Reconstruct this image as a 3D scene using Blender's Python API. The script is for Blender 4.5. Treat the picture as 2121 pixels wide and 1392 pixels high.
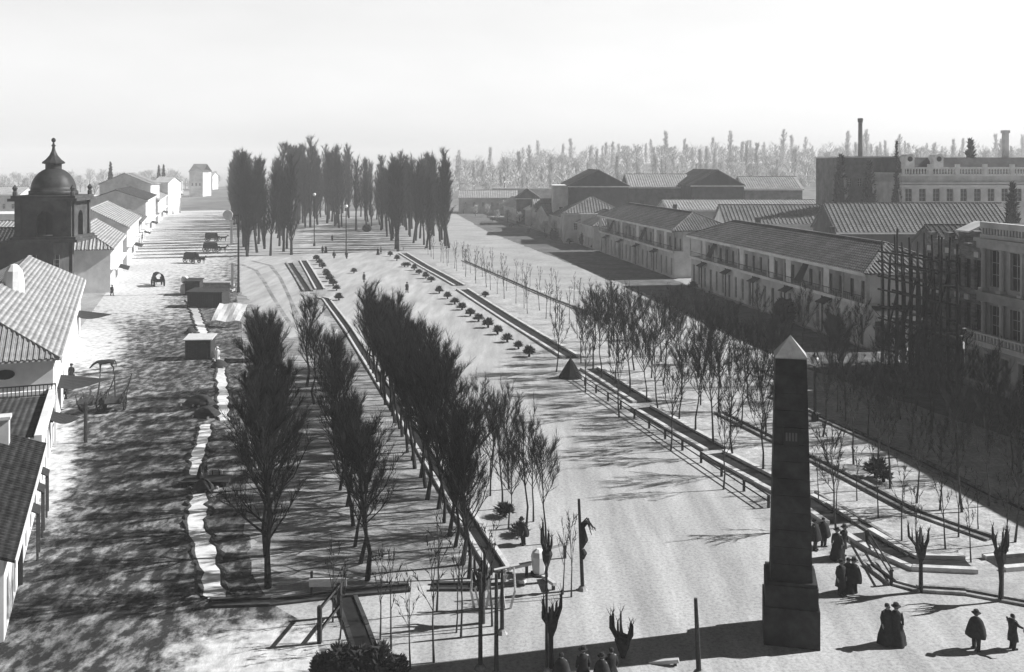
import bpy, math, random
from mathutils import Vector
R = math.radians
sc = bpy.context.scene
for _o in list(bpy.data.objects):
    bpy.data.objects.remove(_o)
col = sc.collection
# ------------------------------------------------------------------ camera
F, CX, HY, EYE = 2000.0, 1060.5, 340.0, 22.0        # in pixels of the 2121 px wide photograph; eye height in metres
cd = bpy.data.cameras.new('camera')
cam = bpy.data.objects.new('camera', cd); col.objects.link(cam)
cd.sensor_width = 36.0; cd.lens = 36.0 * F / 2121.0
cd.shift_y = -(696.0 - HY) / 2121.0
cd.clip_start = 0.5; cd.clip_end = 9000
cam.location = (0, 0, EYE); cam.rotation_euler = (R(90), 0, 0)
sc.camera = cam
# ------------------------------------------------------------------ sky and sun
SUN_EL = R(36)
SDX, SDY = -0.978, -0.208                            # the way shadows fall on the ground
w = bpy.data.worlds.new('World'); sc.world = w; w.use_nodes = True
nt = w.node_tree; nt.nodes.clear()
def wn(t): return nt.nodes.new(t)
sky = wn('ShaderNodeTexSky'); sky.sky_type = 'NISHITA'; sky.sun_disc = False
sky.sun_elevation = SUN_EL; sky.sun_rotation = math.atan2(-SDX, -SDY)
sky.air_density = 1.0; sky.dust_density = 3.0
bw = wn('ShaderNodeRGBToBW'); nt.links.new(sky.outputs[0], bw.inputs[0])
tc = wn('ShaderNodeTexCoord'); sep = wn('ShaderNodeSeparateXYZ'); nt.links.new(tc.outputs['Generated'], sep.inputs[0])
ramp = wn('ShaderNodeValToRGB'); nt.links.new(sep.outputs['Z'], ramp.inputs[0])
e = ramp.color_ramp.elements
e[0].position = 0.0; e[0].color = (1, 1, 1, 1)
e[1].position = 0.22; e[1].color = (.80, .80, .80, 1)
x = e.new(0.36); x.color = (.05, .05, .05, 1)
mr = wn('ShaderNodeMapRange'); mr.inputs[1].default_value = -0.5; mr.inputs[2].default_value = 0.6
mr.inputs[3].default_value = 0.28; mr.inputs[4].default_value = 1.0
nt.links.new(sep.outputs['Y'], mr.inputs[0])
pw = wn('ShaderNodeMath'); pw.operation = 'POWER'; pw.inputs[1].default_value = .35; nt.links.new(bw.outputs[0], pw.inputs[0])   # overcast-bright haze evens the sky out
m1 = wn('ShaderNodeMath'); m1.operation = 'MULTIPLY'; nt.links.new(pw.outputs[0], m1.inputs[0]); nt.links.new(ramp.outputs[0], m1.inputs[1])
m2 = wn('ShaderNodeMath'); m2.operation = 'MULTIPLY'; nt.links.new(m1.outputs[0], m2.inputs[0]); nt.links.new(mr.outputs[0], m2.inputs[1])
bg = wn('ShaderNodeBackground'); bg.inputs[1].default_value = 0.15
m3 = wn('ShaderNodeMath'); m3.operation = 'MULTIPLY'; m3.inputs[1].default_value = 2.9; nt.links.new(m2.outputs[0], m3.inputs[0])
cmap = wn('ShaderNodeMapping'); cmap.inputs['Scale'].default_value = (1, 1, 4); nt.links.new(tc.outputs['Generated'], cmap.inputs[0])   # faint thin cloud
cn = wn('ShaderNodeTexNoise'); cn.inputs['Scale'].default_value = 5; cn.inputs['Detail'].default_value = 7; nt.links.new(cmap.outputs[0], cn.inputs['Vector'])
cr = wn('ShaderNodeMapRange'); cr.inputs[1].default_value = .3; cr.inputs[2].default_value = .7; cr.inputs[3].default_value = .95; cr.inputs[4].default_value = 1.02; nt.links.new(cn.outputs['Fac'], cr.inputs[0])
m4 = wn('ShaderNodeMath'); m4.operation = 'MULTIPLY'; nt.links.new(m3.outputs[0], m4.inputs[0]); nt.links.new(cr.outputs[0], m4.inputs[1])
nt.links.new(m4.outputs[0], bg.inputs[0])
out = wn('ShaderNodeOutputWorld'); nt.links.new(bg.outputs[0], out.inputs[0])
sl = bpy.data.lights.new('sun', 'SUN'); sl.energy = 5.0; sl.angle = R(0.5); sl.color = (1, 1, 1)
so = bpy.data.objects.new('sun', sl); col.objects.link(so)
c_ = math.cos(SUN_EL)
so.rotation_euler = Vector((SDX * c_, SDY * c_, -math.sin(SUN_EL))).to_track_quat('-Z', 'Y').to_euler()
sc.view_settings.view_transform = 'Standard'; sc.view_settings.look = 'None'
sc.view_settings.exposure = 0.72; sc.view_settings.gamma = 1.0
sc.cycles.max_bounces = 5; sc.cycles.diffuse_bounces = 2; sc.cycles.volume_bounces = 1
sc.cycles.use_denoising = True

# ------------------------------------------------------------------ helpers
def G(px, py, z=0.0):
    d = F * (EYE - z) / (py - HY); return Vector(((px - CX) / F * d, d, z))
def at(px, d, z=0.0): return Vector(((px - CX) / F * d, d, z))
def zat(py, d): return EYE - (py - HY) * d / F

def mat(name, a, b=None, scale=1.0, rough=0.9, bump=0.0, coord='Object', stretch=(1, 1, 1), detail=6, lo=.35, hi=.65,
        a2=None, scale2=None, wave=None, spec=0.2, rot=0.0, grain=0.0):
    m = bpy.data.materials.new(name); m.use_nodes = True
    t = m.node_tree; t.nodes.clear(); N = t.nodes.new; L = t.links.new
    o = N('ShaderNodeOutputMaterial'); p = N('ShaderNodeBsdfPrincipled'); L(p.outputs[0], o.inputs[0])
    p.inputs['Roughness'].default_value = rough; p.inputs['Specular IOR Level'].default_value = spec
    if b is None: b = a * 0.8
    tcn = N('ShaderNodeTexCoord'); mp = N('ShaderNodeMapping'); L(tcn.outputs[coord], mp.inputs[0]); mp.inputs['Scale'].default_value = stretch; mp.inputs['Rotation'].default_value = (0, 0, rot)
    n = N('ShaderNodeTexNoise'); n.inputs['Scale'].default_value = scale; n.inputs['Detail'].default_value = detail; n.inputs['Roughness'].default_value = .65
    L(mp.outputs[0], n.inputs['Vector'])
    r = N('ShaderNodeValToRGB'); r.color_ramp.elements[0].position = lo; r.color_ramp.elements[1].position = hi
    r.color_ramp.elements[0].color = (b, b, b, 1); r.color_ramp.elements[1].color = (a, a, a, 1)
    L(n.outputs['Fac'], r.inputs[0]); c = r.outputs[0]
    if a2 is not None:
        n2 = N('ShaderNodeTexNoise'); n2.inputs['Scale'].default_value = scale2; n2.inputs['Detail'].default_value = 5
        L(mp.outputs[0], n2.inputs['Vector'])
        r2 = N('ShaderNodeValToRGB'); r2.color_ramp.elements[0].position = .38; r2.color_ramp.elements[1].position = .62
        r2.color_ramp.elements[0].color = (a2, a2, a2, 1); r2.color_ramp.elements[1].color = (1, 1, 1, 1)
        L(n2.outputs['Fac'], r2.inputs[0])
        mx = N('ShaderNodeMix'); mx.data_type = 'RGBA'; mx.blend_type = 'MULTIPLY'; mx.inputs[0].default_value = 1
        L(c, mx.inputs[6]); L(r2.outputs[0], mx.inputs[7]); c = mx.outputs[2]
    if grain:                                          # gravel, litter and clods: fine dark and light grains
        n4 = N('ShaderNodeTexNoise'); n4.inputs['Scale'].default_value = 5.5; n4.inputs['Detail'].default_value = 8; n4.inputs['Roughness'].default_value = .8
        L(tcn.outputs[coord], n4.inputs['Vector'])
        r4 = N('ShaderNodeValToRGB'); r4.color_ramp.elements[0].position = .36; r4.color_ramp.elements[1].position = .56
        g0 = 1 - grain; r4.color_ramp.elements[0].color = (g0, g0, g0, 1); r4.color_ramp.elements[1].color = (1, 1, 1, 1)
        L(n4.outputs['Fac'], r4.inputs[0])
        mx = N('ShaderNodeMix'); mx.data_type = 'RGBA'; mx.blend_type = 'MULTIPLY'; mx.inputs[0].default_value = 1
        L(c, mx.inputs[6]); L(r4.outputs[0], mx.inputs[7]); c = mx.outputs[2]
    h = n.outputs['Fac']
    if wave:
        wv = N('ShaderNodeTexWave'); wv.wave_type = 'BANDS'; wv.bands_direction = wave[0]; wv.inputs['Scale'].default_value = wave[1]
        wv.inputs['Distortion'].default_value = wave[2] if len(wave) > 2 else 0.6; wv.inputs['Detail'].default_value = 2
        L(tcn.outputs[coord], wv.inputs['Vector'])
        r3 = N('ShaderNodeValToRGB'); r3.color_ramp.elements[0].color = (.55, .55, .55, 1); r3.color_ramp.elements[1].color = (1, 1, 1, 1)
        r3.color_ramp.elements[0].position = .1; r3.color_ramp.elements[1].position = .5
        L(wv.outputs['Fac'], r3.inputs[0])
        mx = N('ShaderNodeMix'); mx.data_type = 'RGBA'; mx.blend_type = 'MULTIPLY'; mx.inputs[0].default_value = 1
        L(c, mx.inputs[6]); L(r3.outputs[0], mx.inputs[7]); c = mx.outputs[2]
        h = wv.outputs['Fac']
    L(c, p.inputs['Base Color'])
    if bump:
        bn = N('ShaderNodeBump'); bn.inputs['Strength'].default_value = min(1, bump); bn.inputs['Distance'].default_value = .08
        L(h, bn.inputs['Height']); L(bn.outputs[0], p.inputs['Normal'])
    return m

M = {}
M['ground'] = mat('pale_dust', .47, .33, .12, bump=.5, a2=.8, scale2=1.3, grain=.4)
M['promenade'] = mat('pale_gravel', .56, .37, .35, bump=.3, a2=.82, scale2=.9, stretch=(1.0, .12, 1), rot=R(-15), grain=.45)
M['street'] = mat('rutted_earth', .46, .04, 1.1, bump=1.0, a2=.42, scale2=.2, stretch=(1.25, .62, 1), lo=.46, hi=.66, detail=9, rot=R(-17), grain=.5)
M['dustroad'] = mat('trodden_dust', .62, .42, .3, bump=.3, a2=.75, scale2=1.2, stretch=(1, .4, 1), rot=R(-20), grain=.35)
M['earth'] = mat('tree_strip_earth', .52, .14, 1.0, bump=.8, a2=.6, scale2=.15, stretch=(.6, 1.5, 1), grain=.5)
M['field'] = mat('winter_turf', .62, .40, .35, bump=.8, a2=.72, scale2=2.2, grain=.5)
M['shade_verge'] = mat('shade_dark_grass', .20, .10, .8, bump=1, a2=.7, scale2=.2, grain=.5)  # grass tone darkened to carry the shade of the houses
M['hill'] = mat('far_scrub', .25, .12, .02, a2=.7, scale2=.1)
M['white'] = mat('limewash', .80, .66, .5, bump=.15, a2=.85, scale2=.25)
M['offwhite'] = mat('stained_plaster', .72, .50, .4, bump=.2, a2=.75, scale2=.15)
M['grey'] = mat('grey_render', .60, .40, .5, bump=.3, a2=.7, scale2=.2)
M['darkwall'] = mat('sooty_masonry', .10, .05, .7, bump=.6, a2=.6, scale2=.2)
M['midwall'] = mat('weathered_masonry', .20, .12, .8, bump=.5, a2=.6, scale2=.3)
M['brick'] = mat('rough_brickwork', .34, .18, 1.2, bump=.6, a2=.6, scale2=.3, stretch=(1, 1, 3))
M['tile_pale'] = mat('sunbleached_tile', .50, .30, 2.6, bump=.6, a2=.75, scale2=.6, lo=.3, hi=.6, wave=('Y', .75, .3))
M['tile'] = mat('clay_tile', .27, .14, 2.0, bump=.5, a2=.7, scale2=.3, wave=('Y', .6, .4))
M['tile_dark'] = mat('dark_clay_tile', .10, .04, 2.4, bump=.5, a2=.6, scale2=.5, wave=('Y', .75, .3))
M['pane'] = mat('dark_opening', .02, .012, 2.0, rough=.35, spec=.4)
M['frame'] = mat('painted_timber', .55, .40, 2.0)
M['timber'] = mat('tarred_timber', .05, .025, 2.0, stretch=(1, 1, 6), bump=.3)
M['oldwood'] = mat('grey_timber', .16, .08, 2.0, stretch=(1, 6, 6), bump=.3)
M['palewood'] = mat('fresh_sawn_timber', .62, .42, 2.0, stretch=(1, 6, 6), bump=.3)
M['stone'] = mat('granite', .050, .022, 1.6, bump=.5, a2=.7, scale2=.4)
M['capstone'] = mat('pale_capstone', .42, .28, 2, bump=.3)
M['dome'] = mat('lead_dome', .045, .02, 1, rough=.5, bump=.3)
M['bed'] = mat('wet_mud', .02, .01, 3, rough=.8)
M['spoil'] = mat('dug_earth', .06, .03, 2, bump=.6)
M['kerb'] = mat('whitened_kerbstone', .62, .40, 1.5, bump=.4)
M['water'] = mat('sky_white_ditch_water', .88, .70, .8, rough=.15, a2=.8, scale2=2, spec=.6)  # reflected sky put into the base colour of the water
M['bark'] = mat('dark_bark', .035, .018, 6, bump=.6)
M['bark_mid'] = mat('grey_bark', .07, .035, 6, bump=.6)
M['twig'] = mat('bare_twigs', .035, .016, 3)
M['twig_dark'] = mat('dense_twigs', .022, .010, 3)
M['leaf'] = mat('dark_evergreen', .05, .022, 4)
M['far_tree'] = mat('haze_pale_twigs', .66, .48, .4)  # distance haze put into the twig colour, paler than bare wood
M['cloth'] = mat('dark_wool', .035, .018, 8)
M['cloth_grey'] = mat('grey_wool', .11, .07, 8)
M['skin'] = mat('skin', .28, .24, 8)
M['canvas'] = mat('white_canvas', .82, .68, 1.5, bump=.3)
M['hide'] = mat('dark_hide', .035, .02, 5)
M['hide_grey'] = mat('grey_hide', .25, .16, 5)
M['iron'] = mat('black_iron', .02, .012, 5, rough=.5)
M['globe'] = mat('milk_glass', .85, .8, 3, rough=.3)
M['plaque'] = mat('bronze_plaque', .02, .012, 3, rough=.5)
M['letter'] = mat('worn_lettering', .13, .1, 5)

class MB:
    def __init__(s): s.v = []; s.f = []; s.m = []; s.cur = 0
    def vert(s, p): s.v.append(tuple(p)); return len(s.v) - 1
    def face(s, pts, m=None):
        i = len(s.v); s.v.extend(tuple(p) for p in pts); s.f.append(tuple(range(i, i + len(pts)))); s.m.append(s.cur if m is None else m)
    def box(s, x0, x1, y0, y1, z0, z1, m=None):
        p = [(x0, y0, z0), (x1, y0, z0), (x1, y1, z0), (x0, y1, z0), (x0, y0, z1), (x1, y0, z1), (x1, y1, z1), (x0, y1, z1)]
        i = len(s.v); s.v.extend(p)
        for q in ((0, 3, 2, 1), (4, 5, 6, 7), (0, 1, 5, 4), (1, 2, 6, 5), (2, 3, 7, 6), (3, 0, 4, 7)):
            s.f.append(tuple(i + k for k in q)); s.m.append(s.cur if m is None else m)
    def bar(s, a, b, wdt, hgt, m=None):               # beam between two points, rectangular section
        a = Vector(a); b = Vector(b); t = (b - a).normalized()
        u = t.cross(Vector((0, 0, 1)))
        if u.length < .01: u = Vector((1, 0, 0))
        u.normalize(); n = u.cross(t)
        i = len(s.v)
        for c in (a, b):
            for (p, q) in ((-1, -1), (1, -1), (1, 1), (-1, 1)):
                s.v.append(tuple(c + u * p * wdt / 2 + n * q * hgt / 2))
        for q in ((0, 1, 2, 3), (7, 6, 5, 4), (0, 4, 5, 1), (1, 5, 6, 2), (2, 6, 7, 3), (3, 7, 4, 0)):
            s.f.append(tuple(i + k for k in q)); s.m.append(s.cur if m is None else m)
    def tube(s, pts, rad, n=6, cap=True):
        rings = []
        pts = [Vector(p) for p in pts]
        for k, p in enumerate(pts):
            t = (pts[min(k + 1, len(pts) - 1)] - pts[max(k - 1, 0)]).normalized()
            u = t.cross(Vector((.13, .97, .2))); u.normalize(); v = t.cross(u)
            i = len(s.v); r = rad[k] if isinstance(rad, (list, tuple)) else rad
            for j in range(n):
                an = 2 * math.pi * j / n
                s.v.append(tuple(p + u * (r * math.cos(an)) + v * (r * math.sin(an))))
            rings.append(i)
        for a, b in zip(rings, rings[1:]):
            for j in range(n):
                s.f.append((a + j, a + (j + 1) % n, b + (j + 1) % n, b + j)); s.m.append(s.cur)
        if cap:
            s.f.append(tuple(rings[0] + j for j in range(n))[::-1]); s.m.append(s.cur)
            s.f.append(tuple(rings[-1] + j for j in range(n))); s.m.append(s.cur)
    def spike(s, p, d, l, wd):
        p = Vector(p); d = Vector(d); u = d.cross(Vector((.3, .2, .93)))
        if u.length < 1e-4: u = Vector((1, 0, 0))
        u.normalize(); v = d.cross(u).normalized(); i = len(s.v)
        for k in range(3):
            a = 2.094 * k; s.v.append(tuple(p + (u * math.cos(a) + v * math.sin(a)) * wd))
        s.v.append(tuple(p + d * l))
        for k in range(3): s.f.append((i + k, i + (k + 1) % 3, i + 3)); s.m.append(s.cur)
    def lathe(s, prof, n=16, c=(0, 0), rot=0, sq=False):
        rings = []
        for (r, z) in prof:
            i = len(s.v)
            for j in range(n):
                a = rot + 2 * math.pi * j / n
                s.v.append((c[0] + r * math.cos(a), c[1] + r * math.sin(a), z))
            rings.append(i)
        for a, b in zip(rings, rings[1:]):
            for j in range(n): s.f.append((a + j, a + (j + 1) % n, b + (j + 1) % n, b + j)); s.m.append(s.cur)
        s.f.append(tuple(rings[0] + j for j in range(n))[::-1]); s.m.append(s.cur)
        s.f.append(tuple(rings[-1] + j for j in range(n))); s.m.append(s.cur)
    def slab(s, poly, th):                             # a polygon given depth downward
        top = [Vector(p) for p in poly]; bot = [p - Vector((0, 0, th)) for p in top]
        s.face(top); s.face(bot[::-1])
        for k in range(len(top)):
            j = (k + 1) % len(top); s.face([top[k], bot[k], bot[j], top[j]])
    def build(s, name, mats, parent=None, smooth=False):
        me = bpy.data.meshes.new(name); me.from_pydata(s.v, [], s.f)
        if not isinstance(mats, (list, tuple)): mats = [mats]
        for mm in mats: me.materials.append(mm)
        if len(mats) > 1: me.polygons.foreach_set('material_index', s.m)
        if smooth: me.polygons.foreach_set('use_smooth', [True] * len(me.polygons))
        me.update()
        o = bpy.data.objects.new(name, me); col.objects.link(o)
        if parent: o.parent = parent
        return o

def tag(o, label, cat, group=None):
    o['label'] = label; o['category'] = cat
    if group: o['group'] = group
    return o
def thing(name, label, cat, loc=(0, 0, 0), rz=0.0, group=None):
    o = bpy.data.objects.new(name, None); col.objects.link(o); o.location = loc; o.rotation_euler = (0, 0, rz); o.empty_display_size = .3
    return tag(o, label, cat, group)
def dup(o, loc=None, rz=None, s=None, label=None, group=None, parent=None):
    c = o.copy(); col.objects.link(c)
    if parent is not None: c.parent = parent
    if loc is not None: c.location = loc
    if rz is not None: c.rotation_euler = (0, 0, rz)
    if s is not None: c.scale = s if isinstance(s, tuple) else (s, s, s)
    if label: c['label'] = label
    if group: c['group'] = group
    for ch in o.children: dup(ch, parent=c)
    return c
def struct(o): o['kind'] = 'structure'; return o
ORD = 'first second third fourth fifth sixth seventh eighth ninth tenth eleventh twelfth thirteenth fourteenth fifteenth sixteenth seventeenth eighteenth nineteenth'.split()
TENS = {20: ('twentieth', 'twenty'), 30: ('thirtieth', 'thirty'), 40: ('fortieth', 'forty'), 50: ('fiftieth', 'fifty'), 60: ('sixtieth', 'sixty'), 70: ('seventieth', 'seventy'), 80: ('eightieth', 'eighty'), 90: ('ninetieth', 'ninety')}
def nth(k):                                            # k counts from 0
    if k < 19: return ORD[k]
    t = (k + 1) // 10 * 10; u = (k + 1) % 10
    return TENS[t][0] if u == 0 else TENS[t][1] + '-' + ORD[u - 1]

# ------------------------------------------------------------------ the setting
def sheet(name, pts, z, m, n=1):
    r = random.Random(len(pts) * 31 + int(pts[0].y)); q = []
    for a, c in zip(pts, pts[1:] + pts[:1]):
        L = (c - a).length; k = max(1, int(L / 1.5)); k = min(k, 120); dn = Vector((-(c - a).y, (c - a).x, 0)).normalized()
        for j in range(k): q.append(a.lerp(c, j / k) + dn * (r.uniform(-1, 1) * .45 if j else 0))
    b = MB(); b.face([(p.x, p.y, z) for p in q]); return struct(b.build(name, m))
def ribbon(name, pxs, wd, z, m):                       # a strip along a line on the ground
    b = MB(); P = [G(*p) for p in pxs]
    prev = None
    for k, p in enumerate(P):
        t = (P[min(k + 1, len(P) - 1)] - P[max(k - 1, 0)]).normalized(); n = Vector((-t.y, t.x, 0))
        ww = wd[k] if isinstance(wd, (list, tuple)) else wd
        cur = (p + n * ww / 2, p - n * ww / 2)
        if prev: b.face([(prev[0].x, prev[0].y, z), (prev[1].x, prev[1].y, z), (cur[1].x, cur[1].y, z), (cur[0].x, cur[0].y, z)])
        prev = cur
    return struct(b.build(name, m))
g = MB(); g.face([(-4000, -300, 0), (4000, -300, 0), (4000, 6000, 0), (-4000, 6000, 0)]); struct(g.build('ground', M['ground']))
# gently rising land far off on the right, where the woods stand
rng = random.Random(3)
h = MB(); NX, NY = 40, 14; idx = []
for j in range(NY + 1):
    for i in range(NX + 1):
        xx = -600 + 2400 * i / NX; yy = 430 + 2000 * j / NY
        tt = j / NY
        rise = 24 * min(1, tt * 4.2) ** .75 * (1 / (1 + math.exp(-(xx + 40) / 60.0)))
        h.v.append((xx, yy, -.5 + rise + rng.uniform(-.4, .4)))
for j in range(NY):
    for i in range(NX):
        a = j * (NX + 1) + i; h.f.append((a, a + 1, a + NX + 2, a + NX + 1)); h.m.append(0)
struct(h.build('hills', M['hill'], smooth=True))
# left street, its dusty far end, planted strips, promenade, turf on the right
def pl(*a): return [G(*p) for p in a]
def lerp_at(tab, y):
    for (a, b) in zip(tab, tab[1:]):
        if a[0] <= y <= b[0]: return a[1] + (b[1] - a[1]) * (y - a[0]) / (b[0] - a[0])
    return tab[0][1] if y < tab[0][0] else tab[-1][1]
SL = [(404, 396), (444, 345), (480, 298), (550, 252), (606, 220), (690, 158), (915, 90), (1180, 0), (1300, -60), (1800, -260)]
SR = [(404, 458), (520, 494), (700, 502), (1190, 522), (1250, 560), (1300, 650), (1800, 760)]
ZONES = [(330, 470, 190, 130, 1), (250, 590, 130, 80, .95), (180, 700, 90, 80, .85), (110, 950, 55, 150, .7), (330, 640, 100, 40, .45), (600, 1370, 230, 85, 1.0), (700, 1560, 260, 220, 1), (420, 560, 80, 60, .5)]
yr = [404 + 1396 * (k / 120) ** 1.7 for k in range(121)]; b = MB(); NC = 44; wts = []
for y in yr:
    l, r_ = lerp_at(SL, y), lerp_at(SR, y)
    for c in range(NC + 1):
        px = l + (r_ - l) * c / NC; p = G(px, y); b.v.append((p.x, p.y, .004)); q = 0
        for zx, zy, rx, ry, wt in ZONES: q = max(q, wt * math.exp(-(((px - zx) / rx) ** 2 + ((y - zy) / ry) ** 2) ** 1.5))
        wts.append(q)
for j in range(120):
    for c in range(NC): i = j * (NC + 1) + c; b.f.append((i, i + 1, i + NC + 2, i + NC + 1)); b.m.append(0)
st_o = struct(b.build('street', M['street'])); at_ = st_o.data.attributes.new('dust', 'FLOAT', 'POINT'); at_.data.foreach_set('value', wts)
t = M['street'].node_tree; pr = [n for n in t.nodes if n.type == 'BSDF_PRINCIPLED'][0]; src = pr.inputs['Base Color'].links[0].from_socket
an = t.nodes.new('ShaderNodeAttribute'); an.attribute_name = 'dust'; nz = t.nodes.new('ShaderNodeTexNoise'); nz.inputs['Scale'].default_value = .7; nz.inputs['Detail'].default_value = 8; nz.inputs['Roughness'].default_value = .7
tcn = t.nodes.new('ShaderNodeTexCoord'); t.links.new(tcn.outputs['Object'], nz.inputs['Vector'])
ma = t.nodes.new('ShaderNodeMath'); ma.operation = 'MULTIPLY_ADD'; ma.inputs[1].default_value = 2.4; ma.inputs[2].default_value = -1.2; t.links.new(nz.outputs['Fac'], ma.inputs[0])
ad = t.nodes.new('ShaderNodeMath'); ad.operation = 'ADD'; t.links.new(an.outputs['Fac'], ad.inputs[0]); t.links.new(ma.outputs[0], ad.inputs[1])
mp2 = t.nodes.new('ShaderNodeMapRange'); mp2.interpolation_type = 'SMOOTHSTEP'; mp2.inputs[1].default_value = .15; mp2.inputs[2].default_value = .75; t.links.new(ad.outputs[0], mp2.inputs[0])
n5 = t.nodes.new('ShaderNodeTexNoise'); n5.inputs['Scale'].default_value = 1.6; n5.inputs['Detail'].default_value = 8; t.links.new(tcn.outputs['Object'], n5.inputs['Vector'])
r5 = t.nodes.new('ShaderNodeValToRGB'); r5.color_ramp.elements[0].position = .3; r5.color_ramp.elements[1].position = .6; r5.color_ramp.elements[0].color = (.36, .36, .36, 1); r5.color_ramp.elements[1].color = (.62, .62, .62, 1); t.links.new(n5.outputs['Fac'], r5.inputs[0])
mx = t.nodes.new('ShaderNodeMix'); mx.data_type = 'RGBA'; t.links.new(mp2.outputs[0], mx.inputs[0]); t.links.new(src, mx.inputs[6]); t.links.new(r5.outputs[0], mx.inputs[7]); t.links.new(mx.outputs[2], pr.inputs['Base Color'])
sheet('planted_strip', pl((520, 1190), (500, 700), (492, 610), (590, 545), (640, 545), (770, 780), (880, 960), (1030, 1180)), .006, M['earth'])
sheet('promenade', pl((1042, 1180), (690, 640), (618, 520), (640, 440), (700, 425), (760, 470), (830, 525), (1180, 748), (1600, 1000), (1790, 1120), (1850, 1206), (1900, 1224), (2150, 1258), (2600, 1330), (2600, 1800), (700, 1800), (660, 1380), (650, 1280), (720, 1245), (800, 1225)), .008, M['promenade'])
sheet('turf', pl((900, 545), (960, 545), (1240, 640), (1400, 640), (2300, 1030), (2300, 1170), (1890, 1168), (1600, 985), (1190, 735)), .005, M['field'])
sheet('shade_verge', pl((950, 428), (1290, 530), (1420, 590), (1790, 722), (2500, 975), (2300, 975), (1660, 760), (1300, 592), (1010, 480), (940, 440)), .007, M['shade_verge'])  # dark sheet painted where the right house row throws its shadow
sheet('path', pl((500, 605), (495, 545), (515, 532), (600, 530), (640, 600), (700, 690), (600, 700)), .010, M['promenade'])
ribbon('path_edging', [(500, 548), (530, 560), (548, 585), (565, 615), (590, 655), (608, 680)], [.9, .8, .7, .6, .6, .6], .016, M['earth'])
ribbon('path_edging', [(520, 540), (560, 550), (580, 575), (592, 600), (610, 640), (625, 665)], [.9, .8, .7, .6, .6, .6], .016, M['earth'])
ribbon('cross_path', [(1050, 606), (1120, 604), (1170, 598), (1240, 606)], 2.0, .012, M['dustroad'])

# ------------------------------------------------------------------ stone-edged water channels
def channel(label, pxs, wd=1.2, kw=.4, kh=.22, kerbmat='kerb', group='water channels along the avenue', bed='bed'):
    P = [G(*p) for p in pxs]; o = thing('water_channel', label, 'channel', P[0], 0, group); o0 = P[0]
    Q = [p - o0 for p in P]
    def off(k, s):
        t = (Q[min(k + 1, len(Q) - 1)] - Q[max(k - 1, 0)]).normalized(); return Q[k] + Vector((-t.y, t.x, 0)) * s
    bb = MB()
    for k in range(len(Q) - 1):
        bb.face([off(k, wd / 2) + Vector((0, 0, .03)), off(k, -wd / 2) + Vector((0, 0, .03)), off(k + 1, -wd / 2) + Vector((0, 0, .03)), off(k + 1, wd / 2) + Vector((0, 0, .03))])
    bb.build('channel_bed', M[bed], o)
    for sgn in (1, -1):
        kb = MB()
        for k in range(len(Q) - 1):
            n = max(1, int((Q[k + 1] - Q[k]).length / 6))
            a0, a1 = off(k, sgn * wd / 2), off(k + 1, sgn * wd / 2); b0, b1 = off(k, sgn * (wd / 2 + kw)), off(k + 1, sgn * (wd / 2 + kw))
            for j in range(n):
                u0, u1 = j / n, (j + 1) / n
                q = [a0.lerp(a1, u0), a0.lerp(a1, u1), b0.lerp(b1, u1), b0.lerp(b1, u0)]
                zz = kh + random.Random(j * 7 + k).uniform(-.03, .03)
                t = [p + Vector((0, 0, zz)) for p in q]
                kb.face(t)
                for i in range(4): kb.face([q[i], q[(i + 1) % 4], t[(i + 1) % 4], t[i]])
        kb.build('kerb', M[kerbmat], o)
    return o
channel('stone-edged ditch right of the promenade, farthest run beside the tufted bushes', [(835, 525), (880, 552), (952, 592)], 1.5)
channel('stone-edged ditch right of the promenade, long run beside the nearest tufted bushes', [(958, 600), (1060, 665), (1185, 742)], 1.5)
channel('stone-edged ditch right of the promenade, run starting at the dark tent-shaped mound', [(1222, 764), (1280, 800), (1335, 834)], 1.5)
channel('stone-edged ditch right of the promenade, middle run under the bare trees', [(1330, 845), (1400, 885), (1485, 932)], 1.5)
channel('stone-edged ditch passing behind the obelisk', [(1478, 940), (1590, 998), (1690, 1050), (1742, 1085)], 1.5)
channel('stone-edged ditch right of the obelisk bending towards the right edge', [(1775, 1105), (1830, 1138), (1895, 1168), (2010, 1172)], 1.4)
channel('short stone-edged ditch at the right edge beside the pollarded saplings', [(2058, 1170), (2200, 1158)], 1.2)
channel('stone-edged ditch left of the promenade, far run by the globe lamp', [(628, 540), (645, 568), (663, 600)], 1.2, .3)
channel('stone-edged ditch left of the promenade, long run under the dense trees', [(662, 617), (676, 620), (720, 680), (860, 900), (1035, 1185)], .8, .25, .18)
channel('thin dark ditch left of the far run, beside the curved path', [(600, 545), (620, 575), (638, 604)], 1.0, kerbmat='earth')
channel('dark diagonal ditch at the bottom edge left of the poles', [(716, 1238), (740, 1300), (768, 1378)], .75, .2, .1, 'spoil')
channel('dark cross ditch at the foot of the two dense tree rows', [(430, 1252), (560, 1248), (700, 1232), (848, 1219)], .5, .22, .12, 'spoil')
channel('short dark cross ditch ending at the pale tangled posts', [(892, 1217), (1000, 1217)], .5, .22, .12, 'spoil')
channel('long narrow furrow crossing the right turf, farther of two', [(1600, 822), (1690, 862), (1880, 945), (2075, 1042)], .55, .25, .16, 'earth')
channel('long narrow furrow crossing the right turf, nearer of two', [(1490, 855), (1600, 910), (1700, 960), (1890, 1060), (2055, 1118)], .55, .25, .16, 'earth')
channel('short furrow at the right edge of the turf', [(2080, 1040), (2200, 1098)], .7, .25, .16, 'earth')
channel('narrow furrow close beside the ditch right of the obelisk', [(1680, 1022), (1790, 1088), (1895, 1152)], .45, .25, .14, 'earth')
channel('narrow furrow along the middle of the far sapling field', [(960, 540), (1120, 610), (1256, 664)], .7, .2, .12, 'earth')
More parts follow.
